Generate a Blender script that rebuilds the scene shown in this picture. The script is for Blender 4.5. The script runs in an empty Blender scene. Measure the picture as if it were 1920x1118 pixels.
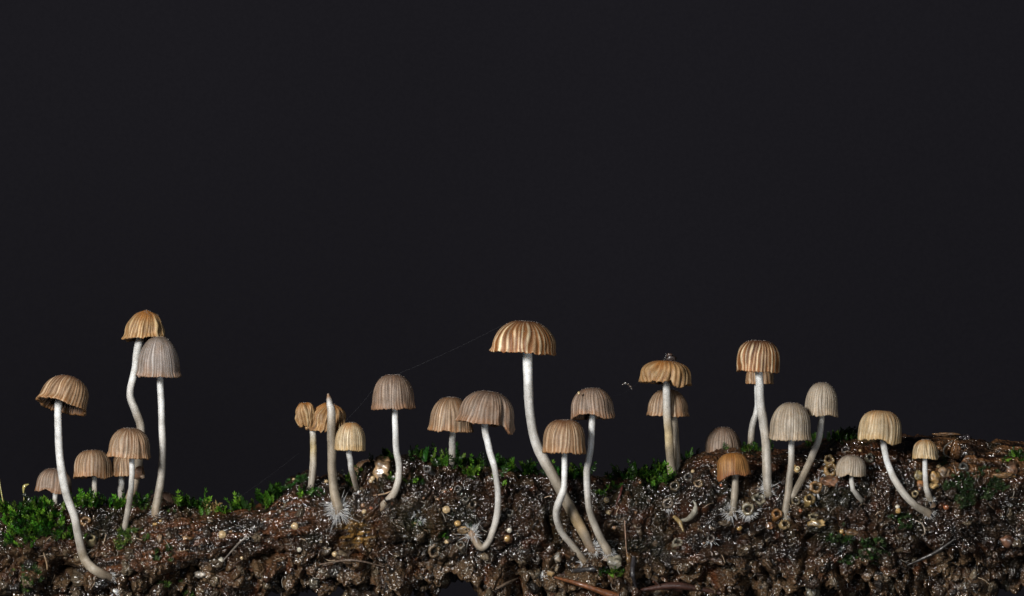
import bpy, math, random
import numpy as np
from mathutils import Vector, Matrix
from mathutils.bvhtree import BVHTree

random.seed(7); np.random.seed(7)
sc = bpy.context.scene
C = sc.collection
PI = math.pi
R_ = math.radians

# ------------------------------------------------------------------ camera, world, lamps, exposure (1 unit = 1 cm)
sc.unit_settings.scale_length = 0.01
S = 96.0            # photograph pixels per centimetre in the plane y = 0
D = 60.0            # camera distance
cam_d = bpy.data.cameras.new('camera'); cam = bpy.data.objects.new('camera', cam_d); C.objects.link(cam)
cam_d.sensor_width = 36; cam_d.lens = 108; cam_d.clip_start = 1; cam_d.clip_end = 500
cam.location = (0, -D, 0); cam.rotation_euler = (R_(90), 0, 0)
sc.camera = cam

w = bpy.data.worlds.new('World'); sc.world = w; w.use_nodes = True
bg = w.node_tree.nodes['Background']
bg.inputs[0].default_value = (0.55, 0.62, 0.8, 1); bg.inputs[1].default_value = 0.018

def area(name, loc, target, size, power, col, spread=180):
    l = bpy.data.lights.new(name, 'AREA'); l.shape = 'DISK'; l.size = size; l.energy = power; l.color = col
    l.spread = R_(spread)
    o = bpy.data.objects.new(name, l); C.objects.link(o); o.location = loc
    d = Vector(target) - Vector(loc); o.rotation_euler = d.to_track_quat('-Z', 'Y').to_euler()
    return o
area('flash_lamp', (-27, -46, 14), (0.5, 0, -3), 11.0, 45500, (1, 0.97, 0.93))
area('fill_lamp', (16, -51, -5), (0, 0, -3), 9.0, 4200, (0.9, 0.95, 1.0))
sc.view_settings.view_transform = 'Standard'; sc.view_settings.look = 'None'
sc.view_settings.exposure = 0; sc.view_settings.gamma = 1

# ------------------------------------------------------------------ small tools
def P(px, py, y=0.0):
    k = (D + y) / D
    return Vector(((px - 960) / S * k, y, (559 - py) / S * k))

_perm = np.random.RandomState(11).permutation(512).astype(np.int64)
_grad = np.random.RandomState(5).normal(size=(512, 3)); _grad /= np.linalg.norm(_grad, axis=1)[:, None]
def pn(p):
    """gradient noise, about -1..1"""
    p = np.asarray(p, dtype=np.float64)
    i = np.floor(p).astype(np.int64); f = p - i
    u = f * f * f * (f * (f * 6 - 15) + 10)
    out = 0
    for dx in (0, 1):
        wx = u[:, 0] if dx else 1 - u[:, 0]
        hx = _perm[(i[:, 0] + dx) & 511]
        for dy in (0, 1):
            wy = u[:, 1] if dy else 1 - u[:, 1]
            hy = _perm[(hx + i[:, 1] + dy) & 511]
            for dz in (0, 1):
                wz = u[:, 2] if dz else 1 - u[:, 2]
                g = _grad[_perm[(hy + i[:, 2] + dz) & 511]]
                out = out + wx * wy * wz * (g[:, 0] * (f[:, 0] - dx) + g[:, 1] * (f[:, 1] - dy) + g[:, 2] * (f[:, 2] - dz))
    return out * 1.6
def fbm(p, n=3):
    a = 1; r = 0
    for k in range(n):
        r = r + a * pn(p * 2.03 ** k + 17.3 * k); a *= .5
    return r
def sstep(a, b, x):
    t = np.clip((x - a) / (b - a), 0, 1); return t * t * (3 - 2 * t)

def mesh_np(name, verts, faces, mat, parent=None, smooth=True, attrs=None):
    """faces: (n,3) or (n,4) array or a list of such arrays"""
    me = bpy.data.meshes.new(name)
    verts = np.asarray(verts, dtype=np.float32)
    if not isinstance(faces, list): faces = [faces]
    faces = [np.asarray(f, dtype=np.int32) for f in faces if len(f)]
    me.vertices.add(len(verts)); me.vertices.foreach_set('co', verts.ravel())
    loops = np.concatenate([f.ravel() for f in faces])
    tot = np.concatenate([np.full(len(f), f.shape[1], dtype=np.int32) for f in faces])
    start = np.concatenate([[0], np.cumsum(tot)[:-1]]).astype(np.int32)
    me.loops.add(len(loops)); me.loops.foreach_set('vertex_index', loops)
    me.polygons.add(len(tot)); me.polygons.foreach_set('loop_start', start)
    me.polygons.foreach_set('loop_total', tot)
    me.update(calc_edges=True)
    me.polygons.foreach_set('use_smooth', np.full(len(tot), smooth, dtype=bool))
    if attrs:
        for k, a in attrs.items():
            a = np.asarray(a, dtype=np.float32)
            if a.ndim == 1:
                at = me.attributes.new(k, 'FLOAT', 'POINT'); at.data.foreach_set('value', a)
            else:
                at = me.attributes.new(k, 'FLOAT_COLOR', 'POINT')
                at.data.foreach_set('color', np.concatenate([a, np.ones((len(a), 1), np.float32)], 1).ravel())
    if mat: me.materials.append(mat)
    o = bpy.data.objects.new(name, me); C.objects.link(o)
    if parent: o.parent = parent
    return o

class Acc:
    """collects pieces into ONE mesh"""
    def __init__(s): s.v = []; s.f3 = []; s.f4 = []; s.a = []; s.n = 0
    def add(s, v, f, a=None):
        f = np.asarray(f); v = np.asarray(v)
        (s.f3 if f.shape[1] == 3 else s.f4).append(f + s.n)
        s.v.append(v); s.n += len(v)
        if a is not None:
            a = np.asarray(a, dtype=float)
            s.a.append(np.tile(a, (len(v), 1)) if a.ndim == 1 else a)
    def build(s, name, mat, parent=None, smooth=True):
        fs = []
        if s.f3: fs.append(np.concatenate(s.f3))
        if s.f4: fs.append(np.concatenate(s.f4))
        return mesh_np(name, np.concatenate(s.v), fs, mat, parent, smooth,
                       {'pigment': np.concatenate(s.a)} if s.a else None)

def tag(o, label=None, cat=None, group=None, kind=None):
    if label: o['label'] = label
    if cat: o['category'] = cat
    if group: o['group'] = group
    if kind: o['kind'] = kind
    return o
def empty(name, loc):
    o = bpy.data.objects.new(name, None); C.objects.link(o); o.location = loc; o.empty_display_size = .2
    return o
def recentre(o, loc):
    """move a mesh's origin to loc without moving the mesh"""
    loc = Vector(loc); o.data.transform(Matrix.Translation(-loc)); o.location = loc
    return o
def child(o, root):
    o.data.transform(Matrix.Translation(-Vector(root.location))); o.parent = root
    return o

def catmull(pts, n):
    pts = np.asarray(pts, dtype=float)
    p = np.vstack([2 * pts[0] - pts[1], pts, 2 * pts[-1] - pts[-2]])
    seg = len(pts) - 1
    t = np.linspace(0, seg - 1e-6, n); k = t.astype(int); u = (t - k)[:, None]
    a, b, c, d = p[k], p[k + 1], p[k + 2], p[k + 3]
    return .5 * ((2 * b) + (c - a) * u + (2 * a - 5 * b + 4 * c - d) * u * u + (3 * b - a - 3 * c + d) * u ** 3)

def tube(pts, rad, sides=8, close=True):
    """pts (n,3), rad (n,) -> verts, quads"""
    pts = np.asarray(pts, float); n = len(pts); rad = np.broadcast_to(rad, (n,))
    t = np.gradient(pts, axis=0); t /= np.linalg.norm(t, axis=1)[:, None] + 1e-9
    ref = np.array([0, -1.0, 0.15]); ref = ref / np.linalg.norm(ref)
    b = np.cross(t, ref); b /= np.linalg.norm(b, axis=1)[:, None] + 1e-9
    c = np.cross(b, t)
    ang = np.linspace(0, 2 * PI, sides, endpoint=False)
    v = pts[:, None] + rad[:, None, None] * (np.cos(ang)[None, :, None] * b[:, None] + np.sin(ang)[None, :, None] * c[:, None])
    v = v.reshape(-1, 3)
    i = np.arange(n - 1)[:, None] * sides; j = np.arange(sides)[None]; j2 = (j + 1) % sides
    f = np.stack([i + j, i + j2, i + sides + j2, i + sides + j], -1).reshape(-1, 4)
    return v, f

def ico(sub):
    import bmesh
    bm = bmesh.new(); bmesh.ops.create_icosphere(bm, subdivisions=sub, radius=1)
    v = np.array([x.co[:] for x in bm.verts]); f = np.array([[q.index for q in p.verts] for p in bm.faces])
    bm.free(); return v, f
ICO1, ICO2, ICO3 = ico(1), ico(2), ico(3)

def frame(n, up=(0, 0, 1)):
    """3x3 whose third column is n"""
    n = Vector(n).normalized(); u = Vector(up)
    if abs(n.dot(u)) > .95: u = Vector((1, 0, 0))
    a = u.cross(n).normalized(); b = n.cross(a)
    return np.array([[a.x, b.x, n.x], [a.y, b.y, n.y], [a.z, b.z, n.z]])

# ------------------------------------------------------------------ materials
def new_mat(name):
    m = bpy.data.materials.new(name); m.use_nodes = True
    nt = m.node_tree; return m, nt, nt.nodes['Principled BSDF']
def link(nt, a, b): nt.links.new(a, b)
def noise_node(nt, scale, detail=3, rough=.6, vec=None, dist=0):
    n = nt.nodes.new('ShaderNodeTexNoise'); n.inputs['Scale'].default_value = scale
    n.inputs['Detail'].default_value = detail; n.inputs['Roughness'].default_value = rough
    n.inputs['Distortion'].default_value = dist
    if vec is None:
        tc = nt.nodes.new('ShaderNodeTexCoord'); vec = tc.outputs['Object']
    link(nt, vec, n.inputs['Vector']); return n
def geo_pos(nt):
    g = nt.nodes.new('ShaderNodeNewGeometry'); return g.outputs['Position']
def attr(nt, name):
    a = nt.nodes.new('ShaderNodeAttribute'); a.attribute_name = name; return a
def mix_mul(nt, a, b, fac=1.0, mode='MULTIPLY'):
    m = nt.nodes.new('ShaderNodeMix'); m.data_type = 'RGBA'; m.blend_type = mode
    m.inputs[0].default_value = fac
    link(nt, a, m.inputs[6]); link(nt, b, m.inputs[7]); return m.outputs[2]
def ramp(nt, src, stops):
    r = nt.nodes.new('ShaderNodeValToRGB'); e = r.color_ramp.elements
    while len(e) < len(stops): e.new(.5)
    for k, (p, c) in enumerate(stops): e[k].position = p; e[k].color = (c[0], c[1], c[2], 1)
    link(nt, src, r.inputs[0]); return r.outputs[0]
def bump(nt, h, strength, dist, normal=None):
    b = nt.nodes.new('ShaderNodeBump'); b.inputs['Strength'].default_value = strength
    b.inputs['Distance'].default_value = dist; link(nt, h, b.inputs['Height'])
    if normal: link(nt, normal, b.inputs['Normal'])
    return b.outputs[0]

def make_wet(name='wet_bark', rough=.4, coat=1.0, bumpd=.030, wetmin=.28):
    m, nt, b = new_mat(name)
    pos = geo_pos(nt)
    a = attr(nt, 'pigment')
    n1 = noise_node(nt, 22, 5, .7, pos)
    col = mix_mul(nt, a.outputs['Color'], ramp(nt, n1.outputs[0], [(.35, (.45, .43, .42)), (.52, (1, 1, 1)), (.68, (1.7, 1.6, 1.5))]))
    link(nt, col, b.inputs['Base Color'])
    b.inputs['Roughness'].default_value = rough
    b.inputs['Specular IOR Level'].default_value = .2
    b.inputs['Coat Weight'].default_value = coat
    b.inputs['Coat Roughness'].default_value = .05; b.inputs['Coat IOR'].default_value = 1.65
    wn = noise_node(nt, 9, 2, .5, pos)
    wv = nt.nodes.new('ShaderNodeVectorMath'); wv.operation = 'MULTIPLY_ADD'
    link(nt, wn.outputs[1], wv.inputs[0]); wv.inputs[1].default_value = (.06, .06, .06); link(nt, pos, wv.inputs[2])
    vo = nt.nodes.new('ShaderNodeTexVoronoi'); vo.feature = 'SMOOTH_F1'; vo.inputs['Scale'].default_value = 17
    vo.inputs['Smoothness'].default_value = .35; link(nt, wv.outputs[0], vo.inputs['Vector'])
    inv = nt.nodes.new('ShaderNodeMath'); inv.operation = 'MULTIPLY'; link(nt, vo.outputs['Distance'], inv.inputs[0]); link(nt, vo.outputs['Distance'], inv.inputs[1])
    ng = nt.nodes.new('ShaderNodeMath'); ng.operation = 'MULTIPLY'; link(nt, inv.outputs[0], ng.inputs[0]); ng.inputs[1].default_value = -1; inv = ng
    wet = noise_node(nt, 1.7, 3, .6, pos)
    link(nt, ramp(nt, wet.outputs[0], [(.40, (wetmin,) * 3), (.58, (coat,) * 3)]), b.inputs['Coat Weight'])
    n2 = noise_node(nt, 13, 2, .5, pos, .3)
    nb = bump(nt, n2.outputs[0], 1, bumpd * .9)
    nb = bump(nt, inv.outputs[0], 1, bumpd * 1.25, nb)
    link(nt, nb, b.inputs['Normal']); link(nt, nb, b.inputs['Coat Normal'])
    return m
M_wet = make_wet()
M_crumb = make_wet('wet_soil', .5, .9, .028, .35)

def make_cap_mat():
    m, nt, b = new_mat('cap_skin')
    a = attr(nt, 'pigment'); pos = geo_pos(nt)
    n1 = noise_node(nt, 38, 4, .7, pos)
    n0 = noise_node(nt, 7, 3, .6, pos)
    col = mix_mul(nt, a.outputs['Color'], ramp(nt, n1.outputs[0], [(.3, (.78, .76, .74)), (.5, (1, 1, 1)), (.72, (1.2, 1.2, 1.2))]))
    col = mix_mul(nt, col, ramp(nt, n0.outputs[0], [(.3, (.82, .78, .72)), (.55, (1, 1, 1)), (.75, (1.12, 1.12, 1.14))]))
    link(nt, col, b.inputs['Base Color'])
    b.inputs['Roughness'].default_value = .55; b.inputs['Specular IOR Level'].default_value = .4
    b.inputs['Subsurface Weight'].default_value = .12; b.inputs['Subsurface Radius'].default_value = (.12, .07, .04)
    b.inputs['Subsurface Scale'].default_value = 1
    n2 = noise_node(nt, 55, 2, .5, pos)
    link(nt, bump(nt, n2.outputs[0], .6, .010), b.inputs['Normal'])
    return m
M_cap = make_cap_mat()
def make_stem_mat():
    m, nt, b = new_mat('stem_flesh')
    a = attr(nt, 'pigment'); pos = geo_pos(nt)
    n1 = noise_node(nt, 60, 3, .7, pos)
    mp = nt.nodes.new('ShaderNodeMapping'); mp.inputs['Scale'].default_value = (2.2, 2.2, 2.0); link(nt, pos, mp.inputs[0])
    n0 = noise_node(nt, 1.4, 3, .6, mp.outputs[0])
    col = mix_mul(nt, a.outputs['Color'], ramp(nt, n1.outputs[0], [(.34, (.62, .58, .52)), (.5, (1, 1, 1)), (.7, (1.15, 1.15, 1.15))]), .9)
    col = mix_mul(nt, col, ramp(nt, n0.outputs[0], [(.38, (.66, .65, .63)), (.60, (1, 1, 1))]))  # broad pale and grey patches imitate bands of light in the flesh
    link(nt, col, b.inputs['Base Color'])
    b.inputs['Roughness'].default_value = .5; b.inputs['Specular IOR Level'].default_value = .5
    b.inputs['Subsurface Weight'].default_value = .6; b.inputs['Subsurface Radius'].default_value = (.2, .18, .16)
    b.inputs['Subsurface Scale'].default_value = 1
    n2 = noise_node(nt, 48, 2, .5, pos)
    link(nt, bump(nt, n2.outputs[0], .5, .012), b.inputs['Normal'])
    return m
M_stem = make_stem_mat()
def simple(name, col=None, rough=.5, coat=0, sss=0, vcol=False, nscale=30, namp=.4, bumpd=.01, trans=0):
    m, nt, b = new_mat(name); pos = geo_pos(nt)
    n1 = noise_node(nt, nscale, 3, .6, pos)
    rp = ramp(nt, n1.outputs[0], [(.3, (1 - namp,) * 3), (.7, (1 + namp,) * 3)])
    if vcol: src = attr(nt, 'pigment').outputs['Color']
    else:
        r = nt.nodes.new('ShaderNodeRGB'); r.outputs[0].default_value = (*col, 1); src = r.outputs[0]
    link(nt, mix_mul(nt, src, rp), b.inputs['Base Color'])
    b.inputs['Roughness'].default_value = rough; b.inputs['Coat Weight'].default_value = coat
    b.inputs['Coat Roughness'].default_value = .08
    if sss:
        b.inputs['Subsurface Weight'].default_value = sss; b.inputs['Subsurface Radius'].default_value = (.1, .06, .03)
        b.inputs['Subsurface Scale'].default_value = 1
    if bumpd: link(nt, bump(nt, n1.outputs[0], .8, bumpd), b.inputs['Normal'])
    if trans:
        out = nt.nodes['Material Output']; t = nt.nodes.new('ShaderNodeBsdfTranslucent')
        link(nt, mix_mul(nt, src, rp), t.inputs[0]); mx = nt.nodes.new('ShaderNodeMixShader'); mx.inputs[0].default_value = trans
        link(nt, b.outputs[0], mx.inputs[1]); link(nt, t.outputs[0], mx.inputs[2]); link(nt, mx.outputs[0], out.inputs[0])
    return m
M_moss = simple('moss_leaf', rough=.32, vcol=True, nscale=12, namp=.35, bumpd=0, trans=.25)
M_hair = simple('white_mycelium', (.55, .54, .52), .5, 0, .2, bumpd=0)
M_gran = simple('crown_granule', rough=.35, vcol=True, bumpd=0)
M_gill = simple('gill_flesh', rough=.6, vcol=True, bumpd=0)
M_bead = simple('bead_flesh', rough=.3, coat=.8, sss=.25, vcol=True, nscale=18, namp=.2, bumpd=.006)
M_flesh = simple('wet_amber_flesh', rough=.4, coat=.45, sss=.2, vcol=True, nscale=14, namp=.45, bumpd=.02)
M_twig = simple('twig_bark', rough=.5, coat=.25, vcol=True, nscale=20, namp=.5, bumpd=.02)
M_silk = simple('spider_silk', (.06, .062, .07), .6, bumpd=0)
def make_water():
    m, nt, b = new_mat('water_drop')
    b.inputs['Base Color'].default_value = (.95, .97, 1, 1); b.inputs['Roughness'].default_value = .02
    b.inputs['Transmission Weight'].default_value = 1; b.inputs['IOR'].default_value = 1.33
    return m
M_water = make_water()

# ------------------------------------------------------------------ backdrop
def make_backdrop():
    m, nt, b = new_mat('dark_cloth'); pos = geo_pos(nt)
    n = noise_node(nt, 9, 2, .5, pos); n2 = noise_node(nt, .022, 2, .5, pos)
    c = ramp(nt, n.outputs[0], [(.3, (.0130, .0124, .0170)), (.7, (.0146, .0139, .0187))])
    c = mix_mul(nt, c, ramp(nt, n2.outputs[0], [(.3, (.62, .62, .62)), (.7, (1.3, 1.3, 1.3))]))  # broad cloudy tone stands in for uneven light falloff over the cloth
    link(nt, c, b.inputs['Base Color']); b.inputs['Roughness'].default_value = .95
    b.inputs['Specular IOR Level'].default_value = .1
    nx, nz = 40, 30
    X, Z = np.meshgrid(np.linspace(-60, 60, nx), np.linspace(-40, 45, nz))
    Y = 34 + .5 * np.sin(X * .11 + Z * .03)
    v = np.stack([X, Y, Z], -1).reshape(-1, 3)
    i = np.arange(nz - 1)[:, None] * nx + np.arange(nx - 1)[None]
    f = np.stack([i, i + 1, i + nx + 1, i + nx], -1).reshape(-1, 4)
    o = mesh_np('backdrop', v, f, m)
    tag(o, 'plain dark charcoal backdrop behind the log and mushrooms', kind='structure')
make_backdrop()

# ------------------------------------------------------------------ the log
TOP = [(-200, 955), (0, 957), (60, 950), (150, 945), (230, 945), (300, 938), (350, 945), (420, 955), (480, 950), (515, 928), (545, 900), (575, 895),
       (600, 905), (650, 900), (690, 872), (720, 860), (760, 852), (810, 857), (860, 864), (920, 872), (980, 878), (1040, 882), (1100, 888),
       (1150, 893), (1200, 893), (1240, 888), (1275, 866), (1300, 846), (1350, 843), (1400, 840), (1450, 838), (1500, 832), (1560, 820),
       (1600, 812), (1650, 815), (1700, 816), (1780, 812), (1850, 822), (1920, 826), (2150, 850)]
BOT = [(-200, 1160), (0, 1160), (300, 1160), (420, 1120), (480, 1104), (560, 1110), (650, 1118), (760, 1120), (800, 1112), (860, 1104), (900, 1112),
       (960, 1135), (1050, 1160), (1500, 1160), (1640, 1130), (1720, 1112), (1800, 1112), (1850, 1100), (1920, 1092), (2150, 1080)]
tx, ty = zip(*TOP); bx_, by_ = zip(*BOT)
NX, NF, NB = 1330, 430, 60
xs = np.linspace(-12.2, 12.2, NX)
ph = np.concatenate([np.linspace(-95, 125, NF), np.linspace(125, 265, NB + 2)[1:-1]]) * PI / 180
NP_ = len(ph)
pxs = xs * S + 960
zt = (559 - np.interp(pxs, tx, ty)) / S; zb = (559 - np.interp(pxs, bx_, by_)) / S
def smooth1(a, k):
    ker = np.hanning(k); ker /= ker.sum(); return np.convolve(np.pad(a, k // 2, mode='edge'), ker, 'same')[k // 2:-(k // 2)]
zt = smooth1(zt, 25); zb = smooth1(zb, 21)
zc = (zt + zb) / 2; rz = (zt - zb) / 2 - .05
ry = np.clip(rz * 1.05, .9, 1.75)
endf = np.sqrt(np.clip(1 - ((np.abs(xs) - 11.3).clip(0) / .92) ** 2, 0.0004, 1))
rz = rz * endf; ry = ry * endf
X = np.repeat(xs, NP_); PH = np.tile(ph, NX)
ZC = np.repeat(zc, NP_); RZ = np.repeat(rz, NP_); RY = np.repeat(ry, NP_)
nrm = np.stack([np.zeros_like(X), -np.cos(PH), np.sin(PH)], 1)
base = np.stack([X, -RY * np.cos(PH), ZC + RZ * np.sin(PH)], 1)
PX = X * S + 960; PY = 559 - base[:, 2] * S
front = sstep(-.5, .2, np.cos(PH))
warp = np.stack([pn(base * .9 + 3), pn(base * .9 + 31), pn(base * .9 + 77)], 1)
q = base + .25 * warp
big = fbm(q * .75 + 5, 2)
mid = pn(q * 2.3 + 9); mid2 = pn(q * 4.6 + 21)
bil = np.clip(3.4 * np.abs(pn(q * 3.1 + 41)) - 1, -1, 1.3); bil2 = np.clip(3.4 * np.abs(pn(q * 7.3 + 63)) - 1, -1, 1.3); bil3 = np.clip(3.4 * np.abs(pn(q * 14 + 163)) - 1, -1, 1.3)
fine = pn(base * 11 + 5); fine2 = pn(base * 22 + 8); fine3 = pn(base * 38 + 2)
# bare wood: the long band at left centre and the top right end of the log
yl = np.interp(PX, [150, 420, 600, 640], [1050, 985, 950, 945])
wood1 = sstep(150, 230, PX) * (1 - sstep(560, 640, PX)) * (1 - sstep(22, 48, np.abs(PY - yl - 8)))
wood2 = sstep(1660, 1730, PX) * (1 - sstep(875, 905, PY + 14 * mid)) * front
wood3 = sstep(1270, 1310, PX) * (1 - sstep(1640, 1690, PX)) * (1 - sstep(868, 885, PY + 10 * mid)) * front * .6
wood = np.clip(wood1 + wood2 + wood3, 0, 1) * sstep(-.35, .15, pn(base * 1.3 + 50) + .35)
gp = np.stack([base[:, 0] * .55 + .1 * base[:, 2], base[:, 1] * 7, (base[:, 2] - .12 * base[:, 0]) * 9], 1)
grain = pn(gp) + .6 * pn(gp * np.array([1.4, 2.1, 2.1]) + 9)
low = sstep(1010, 1075, PY + 20 * mid)                       # crumbly lower part
lump = bil
disp = .15 * big + (.075 + .05 * low) * lump + .10 * mid + (.040 + .020 * low) * bil2 + .045 * mid2
bl3 = np.clip(3.4 * np.abs(pn(q * 1.8 + 141)) - 1, -1, 1.2); disp = disp + low * (.17 * bl3 + .10 * fbm(base * 1.4 + 333, 2)) + .006 * bil3
disp = disp * (1 - .75 * wood) + wood * (.055 * grain) + .10 * wood1
disp += (.022 * fine + .012 * fine2 + .005 * fine3) * (1 - .55 * wood)
# crest: keep silhouette near the measured line
crest = np.exp(-((PH - PI / 2) / .5) ** 2)
disp *= (1 - .35 * crest)
# holes, hollows and knobs seen in the photograph (px, py, rx, ry, depth)
HOLES = [(868, 1088, 28, 24, .6), (508, 1042, 26, 13, .5), (128, 1068, 18, 26, .45), (350, 1075, 30, 22, .4), (1150, 1000, 20, 20, .45),
         (1185, 925, 20, 10, .15), (1330, 1062, 26, 16, .35), (1395, 990, 40, 9, .3), (1275, 965, 34, 22, .40), (1778, 842, 20, 11, .5),
         (1500, 1010, 12, 26, .3), (1720, 1040, 40, 16, .4), (1610, 1090, 34, 14, .4), (1880, 1050, 40, 12, .35), (1050, 1040, 16, 24, .4),
         (760, 1012, 40, 6, .2), (250, 1020, 22, 10, .2), (665, 900, 22, 10, .2), (1420, 1090, 60, 12, .3), (700, 1070, 12, 26, .3), (970, 1075, 14, 26, .35),
         (1030, 980, 10, 30, .2), (1340, 1005, 14, 20, .3), (60, 1040, 40, 8, .2), (620, 1085, 30, 10, .25), (452, 1028, 18, 9, .3), (1840, 985, 30, 10, .25)]
for hx, hy, a, b_, dep in HOLES:
    r2 = ((PX - hx + 6 * mid * 2) / a) ** 2 + ((PY - hy + 6 * mid2 * 2) / b_) ** 2
    disp -= dep * np.exp(-r2 ** 1.6) * (front > .3)
KNOBS = [(1185, 930, 26, .30), (640, 930, 40, .08), (60, 1060, 40, .22), (570, 890, 30, .12), (930, 1085, 30, .16), (1320, 1060, 50, .14),
         (1270, 1060, 30, .16), (230, 1095, 40, .14), (740, 1075, 40, .18), (1860, 960, 34, .14), (1560, 1060, 30, .12), (1750, 1000, 40, .08),
         (1100, 1090, 60, .15), (720, 905, 36, .12), (1690, 1090, 50, .14), (450, 1085, 40, .14), (1460, 1050, 30, .14), (1180, 1060, 34, .12), (1830, 1080, 40, .14)]
for hx, hy, a, dep in KNOBS:
    r2 = ((PX - hx) / a) ** 2 + ((PY - hy) / a) ** 2
    disp += dep * np.exp(-r2 ** 1.3) * (front > .3)
pos = base + nrm * (disp * np.repeat(endf, NP_))[:, None]
pos[:, 0] += .05 * mid * np.repeat(endf, NP_) + .02 * fine
# pigment
pig = np.empty((len(pos), 3))
dark = np.array([.010, .0062, .0040]); umb = np.array([.038, .0175, .0080]); red = np.array([.070, .023, .008]); tan = np.array([.090, .056, .029])
woodc = np.array([.068, .026, .010]); green = np.array([.014, .016, .006])
t1 = sstep(-.45, .5, fbm(base * 1.7 + 90, 3))[:, None]
pig[:] = dark * (1 - t1) + umb * t1
t = (sstep(.25, .7, fbm(base * 2.9 + 120, 2)) * .7)[:, None]; pig = pig * (1 - t) + red * t
clod = np.clip(low * .75 + sstep(.15, .6, fbm(base * 1.2 + 200, 2)) * .45, 0, 1) * sstep(-.9, .1, bil + .4 * bil2)  # tan kept to clod tops, crevices left dark: shade put into the pigment
pig *= (.62 + .38 * low)[:, None]
t = clod[:, None] * .85; pig = pig * (1 - t) + tan * t
t = (wood * sstep(-.3, .6, grain + .6 * big))[:, None]; pig = pig * (1 - t) + (woodc * (1 - wood2[:, None]) + np.array([.12, .058, .024]) * wood2[:, None]) * t
t = (wood * sstep(.1, -.6, grain))[:, None] * .8; pig = pig * (1 - t) + dark * .6 * t
gz = sstep(.1, .6, fbm(base * 1.6 + 300, 2)) * (1 - low) * (1 - wood) * .3
gz = np.maximum(gz, sstep(1, .2, np.hypot((PX - 790) / 90, (PY - 970) / 60)) * .5)
pig = pig * (1 - gz[:, None]) + green * gz[:, None]
amb = np.exp(-(((PX - 680) / 30) ** 2 + ((PY - 990) / 22) ** 2)) * sstep(-.3, .3, grain)
pig = pig * (1 - amb[:, None]) + np.array([.24, .13, .03]) * amb[:, None]
ii = np.arange(NX - 1)[:, None] * NP_; jj = np.arange(NP_)[None]; j2 = (jj + 1) % NP_
lf = np.stack([ii + jj, ii + j2, ii + NP_ + j2, ii + NP_ + jj], -1).reshape(-1, 4)[:, ::-1]
log_root = empty('rotting_log', (0, 0, -5.6))
tag(log_root, 'wet dark rotting log covered in soil, moss and beads, carrying all the mushrooms', 'log')
log = mesh_np('bark', pos, lf, M_wet, None, True, {'pigment': pig})
# BVH on a thinned copy
st = 2
gi = pos.reshape(NX, NP_, 3)[::st, ::st]; n0, n1 = gi.shape[:2]
ti = np.arange(n0 - 1)[:, None] * n1; tj = np.arange(n1 - 1)[None]
bf = np.stack([ti + tj, ti + tj + 1, ti + n1 + tj + 1, ti + n1 + tj], -1).reshape(-1, 4)
bvh = BVHTree.FromPolygons([tuple(v) for v in gi.reshape(-1, 3).tolist()], bf.tolist())
child(log, log_root)
CAM = Vector((0, -D, 0))
def surf(px, py):
    """point and normal of the log where the photograph shows pixel px, py"""
    d = (P(px, py) - CAM).normalized()
    h = bvh.ray_cast(CAM, d)
    if h[0] is None: return None, None
    n = h[1]
    if n.dot(d) > 0: n = -n
    return h[0], n
def surf_near(px, py):
    for dy in range(0, 80, 3):
        h, n = surf(px, py + dy)
        if h is not None: return h, n
    return P(px, py, 0), Vector((0, -1, .3))

# soil crumbs that make the face break up into overhanging bits
def lumpy(base, seed, amp=.3, f=1.6):
    v, fc = base; return v * (1 + amp * fbm(v * f + seed * 7.7, 2))[:, None], fc
crumb_kinds = [lumpy(ICO2, s, .6, 2.3) for s in range(14)]
small_kinds = [lumpy(ICO1, s + 50, .4, 1.9) for s in range(10)]
acc = Acc(); rs = np.random.RandomState(3)
def crumb_at(px, py, size, col, kinds, sink=.5, acc=acc):
    h, n = surf(px, py)
    if h is None: return
    v, f = kinds[rs.randint(len(kinds))]
    A = rs.normal(size=(3, 3)); Q, _ = np.linalg.qr(A)
    sc_ = size * rs.uniform(.45, 1.5, 3)
    v2 = (v * sc_) @ Q.T + np.array(h) - np.array(n) * size * sink
    acc.add(v2, f, np.array(col) * rs.uniform(.7, 1.3))
palette = [(.018, .012, .008), (.03, .019, .012), (.06, .043, .027), (.04, .018, .009), (.012, .009, .007), (.085, .064, .04)]
for k in range(650):
    px = rs.uniform(-10, 1930); yt = np.interp(px, tx, ty); yb = min(np.interp(px, bx_, by_), 1122)
    py = yb - (yb - yt - 20) * rs.uniform(0, 1) ** 1.9
    if np.interp(py, [900, 1120], [0, 1]) < rs.uniform(-.2, .5): continue
    crumb_at(px, py, rs.uniform(.025, .10) * (1.0 if py < 1040 else 1.25), palette[rs.randint(6)], crumb_kinds)
for k in range(2600):
    px = rs.uniform(-10, 1930); yt = np.interp(px, tx, ty)
    py = rs.uniform(yt + 3, 1120)
    crumb_at(px, py, rs.uniform(.010, .028), palette[rs.randint(6)], small_kinds, .3)
o = acc.build('soil_crumb', M_crumb); o['kind'] = 'stuff'; child(o, log_root)

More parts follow.
